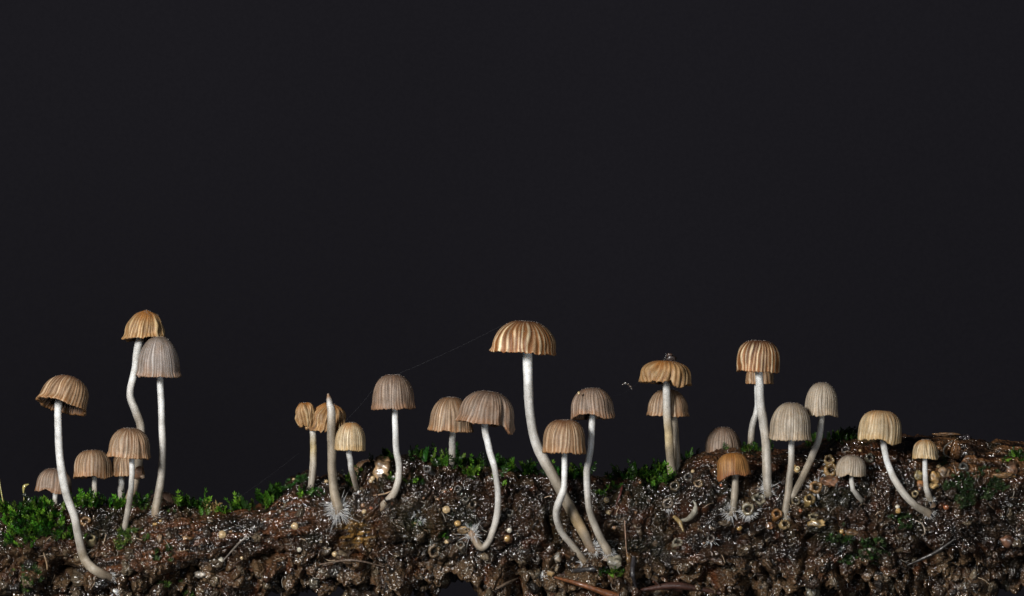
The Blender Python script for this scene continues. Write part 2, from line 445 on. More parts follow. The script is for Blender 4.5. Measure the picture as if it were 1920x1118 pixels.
# ------------------------------------------------------------------ mushrooms
PAL = {  # apex, middle, rim, groove, ridge streak
    'brown':  ((.14, .065, .03), (.20, .12, .065), (.26, .125, .045), (.065, .032, .016), (.36, .27, .18)),
    'grey':   ((.17, .135, .11), (.205, .17, .15), (.25, .13, .06), (.095, .075, .062), (.30, .27, .25)),
    'tan':    ((.15, .082, .042), (.215, .14, .085), (.29, .14, .055), (.08, .043, .024), (.36, .28, .20)),
    'pale':   ((.23, .185, .14), (.28, .235, .18), (.32, .23, .14), (.15, .115, .085), (.40, .35, .29)),
    'taupe':  ((.12, .075, .052), (.175, .125, .092), (.24, .115, .05), (.075, .048, .034), (.27, .21, .165)),
    'orange': ((.25, .105, .022), (.24, .115, .032), (.16, .05, .016), (.085, .032, .009), (.32, .19, .08)),
    'cream':  ((.34, .17, .06), (.34, .26, .155), (.42, .27, .11), (.17, .11, .055), (.48, .40, .28)),
    'stripe': ((.085, .033, .014), (.17, .072, .022), (.26, .10, .03), (.085, .03, .009), (.46, .36, .23)),
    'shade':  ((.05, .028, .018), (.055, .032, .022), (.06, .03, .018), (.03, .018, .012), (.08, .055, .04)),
    'rust':   ((.30, .12, .025), (.24, .135, .055), (.29, .15, .055), (.075, .035, .014), (.40, .30, .17)),
}
def cap_point_grid(R, H, n, skirt, flare, N, dep, seed, rows, sub, dimple, lobes, folds, rag, crumple, twist):
    cols = N * sub
    v = np.linspace(0, 1, rows)[:, None]; u = (np.arange(cols) / cols * 2 * PI)[None]
    vv = np.broadcast_to(v, (rows, cols)); uu = np.broadcast_to(u, (rows, cols))
    vs = 1 - skirt
    skirt = skirt * .7; flare = flare + .035; vs = 1 - skirt
    a = np.clip(vv / vs, 0, 1) * PI / 2
    r = np.sin(a) ** (2 / n); z = np.cos(a) ** (2 / n)
    t = np.clip((vv - vs) / max(skirt, 1e-3), 0, 1)
    r = r + flare * t ** 1.3
    z = z * (1 - skirt) + skirt * (1 - t)
    z = z - dimple * np.exp(-(r / .22) ** 2)
    cu, su = np.cos(uu), np.sin(uu)
    noi = fbm(np.stack([cu * 1.3, su * 1.3, vv * 1.2], -1).reshape(-1, 3) + seed * 13.1, 2).reshape(rows, cols)
    wv = pn(np.stack([cu * 2.6, su * 2.6, vv * .9], -1).reshape(-1, 3) + seed * 5.3 + 40).reshape(rows, cols)
    ridge = np.abs(np.sin(N * .5 * uu + 2.3 * wv + 2.0 * noi + twist * vv)) ** .62     # 0 in the groove, 1 on the ridge
    ampj = .35 + .9 * np.clip(pn(np.stack([cu * 7, su * 7, vv * .8], -1).reshape(-1, 3) + seed * 3.3).reshape(rows, cols) + .5, 0, 1.4)
    am = sstep(.12, .55, vv)
    r = r * (1 + 1.5 * lobes * noi * sstep(.15, .8, vv)) - .8 * dep * (1 - ridge) * am * ampj
    if crumple:
        cr = pn(np.stack([cu * 3.2, su * 3.2, vv * 3], -1).reshape(-1, 3) + seed * 9.9).reshape(rows, cols)
        r = r * (1 + crumple * cr); z = z + crumple * .7 * noi * sstep(.0, .4, vv)
    for (u0, wd, dr, dz, v0) in folds:
        dd = (uu - u0 + PI) % (2 * PI) - PI
        g = np.exp(-(dd / wd) ** 2) * sstep(v0, 1, vv)
        r = r + dr * g; z = z + dz * g
    z = z + (.045 * pn(np.stack([cu * 2.2, su * 2.2, vv * 0], -1).reshape(-1, 3) + seed * 1.9).reshape(rows, cols)) * sstep(.55, 1, vv)
    rg = pn(np.stack([cu * 24, su * 24, vv * 0], -1).reshape(-1, 3) + seed).reshape(rows, cols) * .6 + pn(np.stack([cu * 9, su * 9, vv * 0], -1).reshape(-1, 3) + seed).reshape(rows, cols)
    z = z + (rag * rg - .02 * (1 - ridge)) * sstep(.8, 1, vv)
    g = np.stack([R * r * cu, R * r * su, H * z], -1)
    return g, ridge, noi, vv, am, ampj
def rotm(pitch, roll, yaw=0):
    return np.array(Matrix.Rotation(R_(roll), 3, 'Y') @ Matrix.Rotation(R_(-pitch), 3, 'X') @ Matrix.Rotation(R_(yaw), 3, 'Z'))

def build_mushroom(label, box=None, depth=None, base=None, pal='brown', stem=(), n=2.25, skirt=.25, flare=.03, N=38, dep=.05, roll=0, pitch=0,
                   dimple=.03, lobes=.05, folds=(), rag=.035, crumple=0, twist=0, seed=1, hairs=0, hair_len=.28, yoff=None, stemtint=0,
                   spots=None, warm=.6, gills=True, group='small ink cap mushrooms growing on the log', name='mushroom', hair_dir=None, point_tip=False, streak=.85):
    rng = np.random.RandomState(seed + 100)
    # --- where the foot stands
    foot_px = stem[-1] if stem else (box[0] * .5 + box[1] * .5, box[3], 10)
    if base is None:
        h, nn = surf_near(foot_px[0], foot_px[1])
    else:
        h = P(foot_px[0], foot_px[1], base); nn = Vector((0, -.2, 1))
    yc = depth if depth is not None else (h.y - .05 if base is None else base)
    root = empty(name, h)
    tag(root, label, 'mushroom', group)
    # --- cap
    if box:
        x0, x1, y0, y1 = box
        k = (D + yc) / D
        W = (x1 - x0) / S * k; Ht = (y1 - y0) / S * k
        cr, sr = abs(math.cos(R_(roll))), abs(math.sin(R_(roll)))
        R = W / 2 / (1 + max(0, flare + .035)) / (cr + .15 * sr); H = (Ht - 2 * R * sr * .55) / max(cr, .6)
        H = max(H - abs(math.sin(R_(pitch))) * R * .55, R * .45)
        g, ridge, noi, vv, am, ampj = cap_point_grid(R, H, n, skirt, flare, N, dep, seed, 30, 6, dimple, lobes, folds, rag, crumple, twist)
        rows, cols = ridge.shape
        M = rotm(pitch, roll, rng.uniform(0, 360) if not folds else 0)
        cen = np.array(P((x0 + x1) / 2, (y0 + y1) / 2, yc))
        def tr(q): return (q - np.array([0, 0, H / 2])) @ M.T + cen
        # thickness: inner skin pulled in and up
        gi_ = g.copy(); rr = np.linalg.norm(g[..., :2], axis=-1, keepdims=True) + 1e-6
        gi_[..., :2] *= np.clip(1 - .035 / rr - .05 * (vv[..., None]), .2, 1)
        gi_[..., 2] = gi_[..., 2] - .045 * (1 - sstep(.7, 1, vv)) * R * 2
        # pigment
        ca, cm, crm, cg, cs = [np.array(c) * f_ for c, f_ in zip(PAL[pal], (.85, 1.0, 1.0, .85, 1.15))]
        V = vv[..., None]; edge = sstep(.72, 1, V + .10 * noi[..., None]); ap = 1 - sstep(.12, .62, V + .3 * noi[..., None])
        col = cm * (1 - ap) + ca * ap; col = col * (1 - edge * .75) + crm * edge * .75
        blot = sstep(.0, .8, pn(g.reshape(-1, 3) * 2.1 + seed * 3.7).reshape(rows, cols))[..., None]
        col = col * (1 - .35 * blot * warm) + crm * .35 * blot * warm
        ra = ridge[..., None]; A = am[..., None]
        t = (1 - sstep(.05, .55, ra)) * A * np.clip(ampj[..., None], .2, 1) * .85; col = col * (1 - t) + cg * t
        st_ = sstep(.80, 1, ra) * A * streak * (.4 + .9 * sstep(-.2, .5, pn(np.stack([np.cos(np.arange(cols) / cols * 2 * PI) * 6,
              np.sin(np.arange(cols) / cols * 2 * PI) * 6, np.zeros(cols)], -1) + seed)))[None, :, None]
        col = col * (1 - st_) + cs * st_
        un = np.arange(cols) / cols * 2 * PI; cu_, su_ = np.broadcast_to(np.cos(un), (rows, cols)), np.broadcast_to(np.sin(un), (rows, cols))
        sk = pn(np.stack([cu_ * 13, su_ * 13, vv * 1.6], -1).reshape(-1, 3) + seed * 6.1).reshape(rows, cols)
        sk2 = pn(np.stack([cu_ * 5, su_ * 5, vv * 2.5], -1).reshape(-1, 3) + seed * 4.1).reshape(rows, cols)
        col = col * (1 + ((.42 + .35 * (streak >= 1)) * sk + .26 * sk2) * (.3 + .7 * am))[..., None]
        tb = (sstep(.1, .7, sk2 - .4 * sk) * .55 * warm)[..., None]; col = col * (1 - tb) + crm * .8 * tb
        vo = tr(g.reshape(-1, 3)); vi = tr(gi_.reshape(-1, 3))
        i = np.arange(rows - 1)[:, None] * cols; j = np.arange(cols)[None]; jn = (j + 1) % cols
        fo = np.stack([i + j, i + cols + j, i + cols + jn, i + jn], -1).reshape(-1, 4)
        off = rows * cols
        fi = fo[:, ::-1] + off
        j = np.arange(cols); jn = (j + 1) % cols; e = (rows - 1) * cols
        fr = np.stack([e + j, e + off + j, e + off + jn, e + jn], -1)
        cin = np.broadcast_to(crm * .55, (off, 3))
        cap = mesh_np('cap', np.vstack([vo, vi]), np.vstack([fo, fi, fr]), M_cap, None, True, {'pigment': np.vstack([col.reshape(-1, 3), cin])})
        child(cap, root)
        top = tr(np.array([[0, 0, H * .80]]))[0]
        # mica-like granules dusted over the crown
        gr = Acc(); ov = np.array([[1, 0, 0], [-1, 0, 0], [0, 1, 0], [0, -1, 0], [0, 0, 1], [0, 0, -1.]]); of = np.array([[0, 2, 4], [2, 1, 4], [1, 3, 4], [3, 0, 4], [2, 0, 5], [1, 2, 5], [3, 1, 5], [0, 3, 5]])
        for q in range(int(110 * (x1 - x0) / 85)):
            ri = int(min(rows - 3, 1 + abs(rng.normal()) * 9)); ci = rng.randint(cols)
            p_ = g[ri, ci] * (1 + .004 / max(R, .2)); s_ = rng.uniform(.003, .0065)
            gr.add(tr(ov * s_ + p_), of, (.40, .36, .33) if rng.uniform() < .5 else (.16, .10, .07))
        go = gr.build('crown_granules', M_gran, None, False); go['kind'] = 'stuff'; child(go, root)
        # gills
        if gills:
            ga = Acc(); ng = 44
            for q in range(ng):
                c = int(q * cols / ng)
                rr_ = [int(x) for x in np.linspace(rows * .35, rows - 2, 7)]
                outer = gi_[rr_, c] * np.array([.985, .985, 1])
                inner = outer * np.array([.30, .30, 1]) + np.array([0, 0, 0]); inner[:, 2] = outer[:, 2] * .55 + H * .30
                inner[-1] = outer[-1]; inner[-2, :2] = outer[-2, :2] * .7
                tang = np.array([-math.sin(q / ng * 2 * PI), math.cos(q / ng * 2 * PI), 0]) * .008
                vA = np.vstack([outer + tang, inner + tang, outer - tang, inner - tang])
                m7 = 7; s_ = np.arange(m7 - 1)
                f1 = np.stack([s_, s_ + 1, s_ + m7 + 1, s_ + m7], -1)
                f2 = f1[:, ::-1] + 2 * m7
                f3 = np.stack([s_ + m7, s_ + m7 + 1, s_ + 3 * m7 + 1, s_ + 3 * m7], -1)
                cgil = (np.array([.20, .14, .11]) if q % 2 else np.array([.12, .08, .06])) * rng.uniform(.7, 1.3)
                ga.add(tr(vA), np.vstack([f1, f2, f3]), cgil)
            go = ga.build('gills', M_gill, None, False); child(go, root)
    # --- stem
    if stem:
        sp = list(stem); m = len(sp)
        ys = []
        L = np.array([0] + list(np.cumsum([math.hypot(sp[i + 1][0] - sp[i][0], sp[i + 1][1] - sp[i][1]) for i in range(m - 1)])))
        for i in range(m):
            t = L[i] / L[-1]; y = yc + (h.y - yc) * sstep(.35, 1, np.array(t))
            if base is None and i < m - 1:
                hh, _ = surf(sp[i][0], sp[i][1])
                if hh is not None: y = min(y, hh.y - sp[i][2] / S * .7)
            ys.append(float(y))
        p3 = [np.array(P(sp[i][0], sp[i][1], ys[i])) for i in range(m)]
        wd = [.95 * s[2] / S / 2 * (D + y) / D for s, y in zip(sp, ys)]
        if box:
            p3 = [top] + p3; wd = [wd[0] * .9] + wd
        endp = p3[-1] + (p3[-1] - p3[-2]) / (np.linalg.norm(p3[-1] - p3[-2]) + 1e-9) * .06 - np.array(nn) * .10
        if base is not None: endp = p3[-1] + np.array([0, 0, -.7])
        p3.append(endp); wd.append(wd[-1] * 1.15)
        ns = 90
        cur = catmull(p3, ns); wr = catmull(np.array(wd)[:, None], ns)[:, 0]
        tt = np.linspace(0, 1, ns)
        # small kinks and swellings
        cur[:, 0] += .012 * pn(np.stack([tt * 9, tt * 0 + seed, tt * 0], 1)) * np.sin(tt * PI)
        wr = wr * (1 + .07 * pn(np.stack([tt * 7, tt * 0 + seed + 9.5, tt * 0], 1)) + .03 * pn(np.stack([tt * 26, tt * 0 + seed + 3.5, tt * 0], 1)))
        if point_tip: wr[:8] *= np.linspace(.35, 1, 8)
        sides = 20
        v, f = tube(cur, wr, sides)
        flute = 1 + .035 * np.sin(np.arange(sides) / sides * 2 * PI * 3 + seed)
        ctr = np.repeat(cur, sides, 0); v = ctr + (v - ctr) * np.tile(flute, ns)[:, None]
        v = v + (v - ctr) * (.05 * pn(v * 9 + seed))[:, None]
        white = np.array([.70, .71, .71]); mid_ = np.array([.28, .24, .185]); brn = np.array([.17, .095, .05])
        hue = tt[:, None] + .12 * pn(np.stack([tt * 5, tt * 0 + seed + .5, tt * 0], 1))[:, None]
        s1 = sstep(.18, .85, hue + stemtint * .6) ; s2 = sstep(.76, 1.0, hue) * .8
        c = white * (1 - s1) + mid_ * s1; c = c * (1 - s2) + brn * s2
        if spots:
            for (a_, b_, cc) in spots:
                g_ = np.exp(-((tt - a_) / b_) ** 2)[:, None]; c = c * (1 - g_) + np.array(cc) * g_
        cc = np.repeat(c, sides, 0)
        wb = pn(np.stack([tt * 6.5, tt * 0 + seed * 1.7, tt * 0], 1)) + .5 * pn(np.stack([tt * 15, tt * 0 + seed * 2.7, tt * 0], 1))
        cc = cc * (1 + .30 * np.repeat(wb, sides))[:, None]  # white and grey bands along the stem: soft highlights put into the colour
        bl = pn(np.stack([v[:, 0] * 3, v[:, 1] * 3, v[:, 2] * 2.2], 1) + seed * 2.1); fb = pn(np.stack([np.tile(np.arange(sides) * 1.3, ns), v[:, 2] * 1.2, v[:, 2] * 0], 1) + seed)
        cc = cc * (1 + .16 * bl + .10 * fb)[:, None]
        tb = (sstep(.15, .7, bl) * .5 * np.repeat(tt, sides) ** .7)[:, None]; cc = cc * (1 - tb) + np.array([.27, .20, .12]) * tb
        # end fan at the top
        capv = np.vstack([v, cur[:1], cur[-1:]]); cc = np.vstack([cc, c[:1], c[-1:]])
        j = np.arange(sides); jn = (j + 1) % sides
        f3 = np.vstack([np.stack([np.full(sides, len(v)), jn, j], 1), np.stack([np.full(sides, len(v) + 1), (ns - 1) * sides + j, (ns - 1) * sides + jn], 1)])
        so = mesh_np('stem', capv, [f3, f[:, ::-1]], M_stem, None, True, {'pigment': cc})
        child(so, root)
        if hairs:
            ho = hair_tuft(np.array(p3[-2]), np.array(nn), cur[-4] - cur[-12], hairs, hair_len, wd[-2], rng, hair_dir)
            child(ho, root)
    return root

def hair_tuft(c, n, along, count, length, r0, rng, bias=None):
    ha = Acc(); n = n / np.linalg.norm(n)
    n = n * .6 + np.array([0, -.6, 0]); n /= np.linalg.norm(n)
    F = frame(Vector(n))
    down = along / (np.linalg.norm(along) + 1e-9)
    vb, fb = lumpy(ICO2, int(rng.randint(900)), .35, 2.2)
    ha.add((vb * np.array([1, 1, .7]) * max(r0 * 1.15, .05) * rng.uniform(.9, 1.2)) @ F.T + c - n * r0 * .5, fb, (.5, .47, .42))
    for k in range(int(count * 2.2)):
        a = rng.uniform(0, 2 * PI); d = F @ np.array([math.cos(a), math.sin(a), rng.uniform(-.25, .8)])
        if bias is not None: d = d * .6 + np.array([bias[0], 0, bias[1]]) * .8
        elif d @ down < -.25: d = d - 1.1 * (d @ down) * down * rng.uniform(.3, 1)
        d /= np.linalg.norm(d) + 1e-9
        L = length * .72 * rng.uniform(.15, 1.0) ** .8 ; s = c + d * r0 * .55 - n * .02 + rng.normal(size=3) * r0 * .25
        clump = rng.normal(size=3) * .3
        pts = np.array([s, s + d * L * .5 + clump * L * .4, s + d * L + clump * L - np.array([0, 0, .05 * L])])
        v, f = tube(pts, np.array([.0055, .0045, .001]), 4); ha.add(v, f, (.6, .6, .62))
    return ha.build('base_hairs', M_hair, None, False)

MU = []
def mu(*a, **k): MU.append(build_mushroom(*a, **k, seed=len(MU) + 1)); return MU[-1]
mu('tall brown mushroom at far left, cap tilted so dark gills show at its edge', (76, 174, 696, 774), pal='brown', roll=15, pitch=19, n=2.3, skirt=.25,
   stem=[(111, 748, 15), (110, 820, 15), (114, 870, 15), (124, 925, 16), (140, 970, 16), (150, 1020, 17), (160, 1050, 18), (180, 1070, 18), (207, 1083, 17)], hairs=45, hair_len=.2, hair_dir=(.8, .5), depth=-1.75,
   folds=[(5.2, .35, -.08, -.06, .5)])
mu('tall tan-orange mushroom with lopsided umbo and kinked stem, behind the smooth grey cap', (231, 314, 582, 641), pal='rust', roll=5, pitch=4, n=2.0, skirt=.3, flare=.08, N=34, dep=.075, dimple=-.05, crumple=.10, folds=[(-.6, .9, -.02, .14, .0)],
   stem=[(261, 640, 15), (254, 690, 15), (244, 738, 14), (254, 770, 16), (264, 800, 17), (262, 850, 17), (254, 900, 17), (243, 938, 19)], depth=-.35, stemtint=.25, warm=1)
mu('tall smooth grey capped mushroom at left, highest of the grey ones', (254, 341, 630, 706), pal='grey', roll=1.5, n=2.1, skirt=.2, flare=.06, N=44, dep=.025, lobes=.03, rag=.02,
   stem=[(300, 706, 13), (303, 780, 13), (305, 850, 14), (300, 910, 15), (292, 960, 18)], hairs=40, hair_len=.14, depth=-.95, warm=.3)
mu('ribbed tan mushroom in front of the kinked stem, foot in yellow-green moss', (202, 285, 801, 858), pal='tan', roll=3, n=2.4, skirt=.3, flare=.05, N=34, dep=.06,
   stem=[(247, 856, 11), (247, 900, 11), (241, 950, 12), (234, 992, 12)], depth=-1.35)
mu('tan mushroom left of the ribbed one, wavy rim, pale stem rising out of green moss', (137, 211, 842, 896), pal='tan', roll=-2, pitch=7, n=2.7, skirt=.3, flare=.03, N=32, dep=.06,
   stem=[(177, 892, 10), (177, 932, 10)], base=.1, depth=.1, folds=[(5.5, .5, -.05, -.12, .7)])
mu('brown mushroom half hidden behind the ribbed tan cap at left', (206, 270, 846, 891), pal='brown', roll=-2, n=2.3, skirt=.3, N=30, dep=.06,
   stem=[(229, 888, 13), (227, 930, 13)], base=.35, depth=.35)
mu('low taupe mushroom partly behind the curved white stem at far left', (67, 137, 877, 924), pal='taupe', roll=5, n=2.4, skirt=.35, N=34, dep=.035,
   stem=[(104, 922, 10), (103, 948, 10)], base=.3, depth=.3, folds=[(4.4, .3, .03, .14, .75)])
mu('small shrivelled orange-brown button, left of the bare pointed stalk', (553, 594, 753, 798), pal='rust', roll=-6, n=2.2, skirt=.5, flare=-.25, N=20, dep=.16, crumple=.20, dimple=.06, rag=.08,
   stem=[(584, 794, 12), (588, 835, 13), (587, 875, 14), (582, 920, 13)], depth=-.6, spots=[(.42, .12, (.42, .33, .17))])
mu('crumpled tan cap hanging askew behind the bare pointed stalk', (574, 655, 750, 812), pal='rust', roll=14, pitch=-4, n=1.9, skirt=.4, flare=.08, N=24, dep=.15, rag=.10, crumple=.22, dimple=.05,
   stem=[(623, 806, 11), (624, 860, 11), (628, 912, 11)], base=-.5, depth=-.45)
mu('bare pointed stalk without a cap, thick white root hairs around its foot', None, stem=[(615, 738, 9), (618, 756, 12), (621, 775, 17), (622, 830, 18), (622, 880, 17), (627, 925, 18), (635, 955, 24)], hairs=150, hair_len=.32, point_tip=True,
   depth=-1.15, stemtint=.55, spots=[(.03, .06, (.28, .16, .08))])
mu('small cream-yellow mushroom right of the bare pointed stalk', (629, 686, 791, 844), pal='cream', roll=2, n=2.2, skirt=.35, flare=-.03, N=40, dep=.035,
   stem=[(654, 843, 11), (659, 880, 11), (669, 917, 10)], depth=-1.25, stemtint=.1, warm=1)
mu('taupe bell mushroom on a stem that hooks left, above the amber chunk', (696, 778, 702, 766), pal='taupe', roll=0, n=2.4, skirt=.3, flare=.03, N=36, dep=.05,
   stem=[(740, 766, 11), (742, 830, 12), (748, 880, 13), (741, 920, 14), (718, 948, 15)], depth=-1.2, streak=.7)
mu('olive-tan mushroom overlapped by the wide grey-brown cap right of it', (803, 887, 743, 808), pal='tan', roll=2, n=2.2, skirt=.3, flare=.05, N=34, dep=.045,
   stem=[(848, 808, 13), (848, 862, 13)], base=-.35, depth=-.75)
mu('wide grey-brown mushroom with its right side split and curled, on a long hooked stem', (857, 972, 728, 800), pal='taupe', roll=8, pitch=3, n=2.15, skirt=.3, flare=.05, N=36, dep=.05,
   stem=[(909, 797, 13), (917, 840, 13), (929, 885, 12), (934, 930, 12), (929, 980, 13), (917, 1014, 13), (902, 1027, 14), (886, 1003, 17)], hairs=110, hair_len=.27, hair_dir=(-.1, .5),
   depth=-1.5, folds=[(-.85, .16, -.30, .10, .30), (-.40, .32, .06, -.20, .55)])
mu('largest mushroom, tallest of the middle group, glossy brown cap with pale radial streaks', (921, 1047, 598, 664), pal='stripe', roll=4, n=2.15, skirt=.2, flare=.02, N=34, dep=.05, streak=1.0, dimple=.05,
   stem=[(989, 665, 20), (991, 730, 19), (996, 790, 18), (1009, 840, 20), (1036, 890, 21), (1070, 955, 22), (1095, 1000, 20), (1110, 1030, 19)], hairs=110, hair_len=.2, depth=-1.4, stemtint=.2, rag=.045,
   spots=[(.72, .05, (.34, .25, .14))])
mu('ribbed brown mushroom on an S-bent stem crossing in front of the thickest stem', (1016, 1101, 786, 848), pal='brown', roll=1, n=2.6, skirt=.35, flare=.01, N=38, dep=.05,
   stem=[(1058, 846, 11), (1058, 900, 12), (1055, 925, 14), (1043, 958, 14), (1050, 993, 13), (1075, 1025, 13), (1096, 1052, 14)], hairs=50, hair_len=.16, depth=-1.95)
mu('taupe mushroom leaning right with lifted wavy rim, rightmost stem of the middle cluster', (1067, 1153, 725, 786), pal='taupe', roll=-2, pitch=6, n=2.2, skirt=.35, flare=.02, N=36, dep=.05,
   stem=[(1110, 783, 13), (1107, 840, 13), (1100, 890, 13), (1104, 950, 13), (1121, 1000, 15), (1140, 1036, 18)], hairs=60, hair_len=.18, depth=-1.6,
   folds=[(4.3, .5, .0, .10, .6), (5.4, .5, .03, -.05, .6)])
m18 = mu('flattened frilly orange-brown mushroom with specks of debris on top', (1199, 1299, 673, 722), pal='rust', roll=4, pitch=5, n=2.3, skirt=.35, flare=-.05, N=26, dep=.12, lobes=.10, dimple=.10, rag=.06, streak=.7,
   stem=[(1249, 715, 14), (1251, 780, 16), (1256, 850, 17), (1261, 893, 17)], depth=-.75, stemtint=.3, folds=[(5.3, .3, .02, -.22, .5), (4.9, .12, -.1, .12, .5)], spots=[(.5, .08, (.50, .40, .24))])
mu('grey-tan mushroom directly under the flattened frilly cap', (1211, 1293, 728, 779), pal='tan', roll=1, n=2.0, skirt=.25, flare=.05, N=36, dep=.04,
   stem=[(1264, 779, 12), (1268, 830, 12), (1271, 888, 12)], depth=-.3, base=-.3, stemtint=.8)
mu('taupe dome showing only its upper half above the log crest', (1318, 1393, 800, 855), pal='taupe', roll=0, n=2.1, skirt=.3, flare=.06, N=40, dep=.035,
   stem=[(1356, 853, 11), (1356, 880, 11)], base=.6, depth=.6)
mu('tall ribbed orange and white mushroom, highest on the right half', (1381, 1463, 637, 697), pal='stripe', roll=2, n=2.7, skirt=.4, flare=-.05, N=30, dep=.08, streak=1.0, warm=.3,
   stem=[(1423, 694, 15), (1427, 760, 17), (1436, 830, 18), (1440, 918, 18)], hairs=60, hair_len=.22, depth=-1.3, dimple=.05)
mu('small brown cap peeping out directly beneath the tall ribbed cap', (1398, 1451, 690, 719), pal='brown', roll=0, n=2.8, skirt=.5, flare=-.02, N=26, dep=.07,
   stem=[(1420, 716, 12), (1420, 765, 12), (1411, 800, 13), (1407, 845, 13)], base=.3, depth=.3)
mu('short orange-brown mushroom with a torn rim, lying dark against the log face', (1341, 1407, 846, 894), pal='orange', roll=-6, pitch=5, n=2.4, skirt=.35, flare=.03, N=44, dep=.04, streak=.15,
   stem=[(1378, 886, 13), (1377, 930, 14), (1373, 960, 16)], hairs=110, hair_len=.22, hair_dir=(-.7, -.1), stemtint=.5, depth=-1.5, folds=[(3.6, .5, .0, -.18, .5), (5.4, .3, .02, -.08, .6)], warm=1)
mu('pale taupe bell mushroom just right of the tallest white stem on the right', (1443, 1524, 754, 824), pal='pale', roll=1, n=2.3, skirt=.35, flare=.05, N=40, dep=.035,
   stem=[(1484, 822, 12), (1483, 870, 13), (1478, 920, 14), (1472, 968, 14)], hairs=50, hair_len=.16, hair_dir=(-.6, .1), depth=-1.5, stemtint=.35)
mu('pale grey mushroom on a slanting stem, higher than the bell left of it', (1508, 1574, 716, 779), pal='pale', roll=2, n=2.2, skirt=.35, flare=.03, N=38, dep=.035,
   stem=[(1541, 779, 11), (1534, 825, 13), (1512, 880, 14), (1488, 926, 14)], depth=-1.15, stemtint=.3, warm=.3)
mu('round cream mushroom with rusty centre, long stem curving down to the right', (1610, 1692, 767, 830), pal='cream', roll=4, pitch=5, n=2.6, skirt=.4, flare=-.07, N=34, dep=.05, dimple=.06,
   stem=[(1655, 822, 12), (1665, 870, 13), (1685, 912, 14), (1713, 945, 14), (1740, 962, 16)], hairs=36, hair_len=.2, depth=-1.5, folds=[(5.3, .35, .02, -.10, .5)], warm=.7)
mu('smallest tan mushroom at far right, thin stem beside amber scraps', (1709, 1760, 823, 860), pal='cream', roll=-1, pitch=3, n=2.1, skirt=.3, flare=.0, N=26, dep=.07,
   stem=[(1734, 856, 9), (1735, 890, 10), (1737, 915, 11), (1744, 936, 13)], hairs=24, hair_len=.14, depth=-1.5, folds=[(5.5, .3, .05, -.1, .6)], warm=.8)
mu('small pale cream mushroom low on the log, short stem bent to the right', (1568, 1624, 853, 892), pal='pale', roll=0, n=2.3, skirt=.35, flare=-.02, N=40, dep=.03,
   stem=[(1596, 890, 9), (1600, 917, 10), (1614, 937, 11)], depth=-1.6, folds=[(4.35, .25, .02, .10, .7)], warm=.2)
mu('pinkish brown cap edge peeping over the crest behind the cream-yellow mushroom', (655, 722, 858, 905), pal='brown', roll=-14, n=2.2, skirt=.25, N=34, dep=.03,
   stem=[(690, 903, 10), (690, 930, 10)], base=.8, depth=.8)
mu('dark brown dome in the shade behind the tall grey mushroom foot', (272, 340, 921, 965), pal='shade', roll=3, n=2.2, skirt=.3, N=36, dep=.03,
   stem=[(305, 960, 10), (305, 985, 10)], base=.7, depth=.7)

def bit(root, px, py, y, wx, wz, col, seed, name, mat):
    v, f = ICO2; v = v * (1 + .5 * fbm(v * 1.9 + seed, 2))[:, None] * np.array([wx / S, min(wx, wz) / S * .7, wz / S])
    a = Acc(); a.add(v + np.array(P(px, py, y)), f, np.array(col) * (.7 + .6 * sstep(-.3, .3, fbm(v * 14, 2)))[:, None]); child(a.build(name, mat), root)
bit(MU[1], 259, 886, -.38, 11, 13, (.16, .09, .055), 3, 'stem_remnant', M_cap)
bit(MU[1], 266, 893, -.40, 6, 5, (.30, .22, .16), 5, 'stem_remnant', M_cap)
bit(MU[16], 1085, 737, -2.0, 2.6, 3.0, (.5, .38, .2), 8, 'cap_fleck', M_bead)
# specks of dirt on the frilly cap, hung crumbs, silk threads
def debris(name, spots_, y, label, cat, cols):
    a = Acc()
    for (px, py, r) in spots_:
        v, f = crumb_kinds[rs.randint(14)]
        a.add(v * r * rs.uniform(.7, 1.2, 3) + np.array(P(px, py, y)), f, cols[rs.randint(len(cols))])
    return a
a = debris('', [(1257, 672, .085), (1255, 666, .05), (1247, 675, .04), (1264, 675, .045), (1259, 678, .05)], -.8, '', '', [(.045, .022, .014), (.012, .01, .01), (.02, .012, .01)])
for (x0_, y0_, x1_, y1_) in [(1250, 664, 1246, 676), (1254, 663, 1262, 665), (1262, 668, 1269, 674), (1266, 668, 1262, 676), (1243, 673, 1248, 677)]:
    v, f = tube(np.linspace(np.array(P(x0_, y0_, -.8)), np.array(P(x1_, y1_, -.8)), 4), .014, 5); a.add(v, f, (.012, .010, .010))
o = a.build('debris_speck', M_twig); recentre(o, P(1257, 676, -.8))
tag(o, 'dark crumb of dirt with tiny legs-like bits stuck on top of the frilly cap', 'debris')
def thread(p0, p1, sag, r, label):
    p0 = np.array(p0); p1 = np.array(p1); t = np.linspace(0, 1, 24)[:, None]
    pts = p0 * (1 - t) + p1 * t; pts[:, 2] -= (4 * t * (1 - t))[:, 0] * sag
    a = Acc(); v, f = tube(pts, r, 5); a.add(v, f, (1, 1, 1)); o = a.build('silk_thread', M_silk)
    recentre(o, p0); tag(o, label, 'spider silk', 'spider silk threads'); return o
thread(P(742, 703, -1.2), P(940, 611, -1.4), .03, .0007, 'long faint silk thread rising from the taupe bell cap to the largest cap')
thread(P(647, 790, -.9), P(698, 733, -1.2), .02, .0008, 'short silk thread from the crumpled cap up to the taupe bell cap')
thread(P(452, 930, -.4), P(560, 850, -.6), .02, .0004, 'faint silk thread slanting over the moss left of the shrivelled button')
thread(P(1140, 742, -1.5), P(1206, 705, -.8), .12, .0005, 'hair-thin silk thread between the wavy taupe cap and the frilly cap')
a = debris('', [(1168, 721, .018), (1173, 719, .022), (1178, 721, .018), (1182, 725, .02), (1184, 729, .016)], -1.15, '', '', [(.09, .06, .045), (.12, .11, .10)])
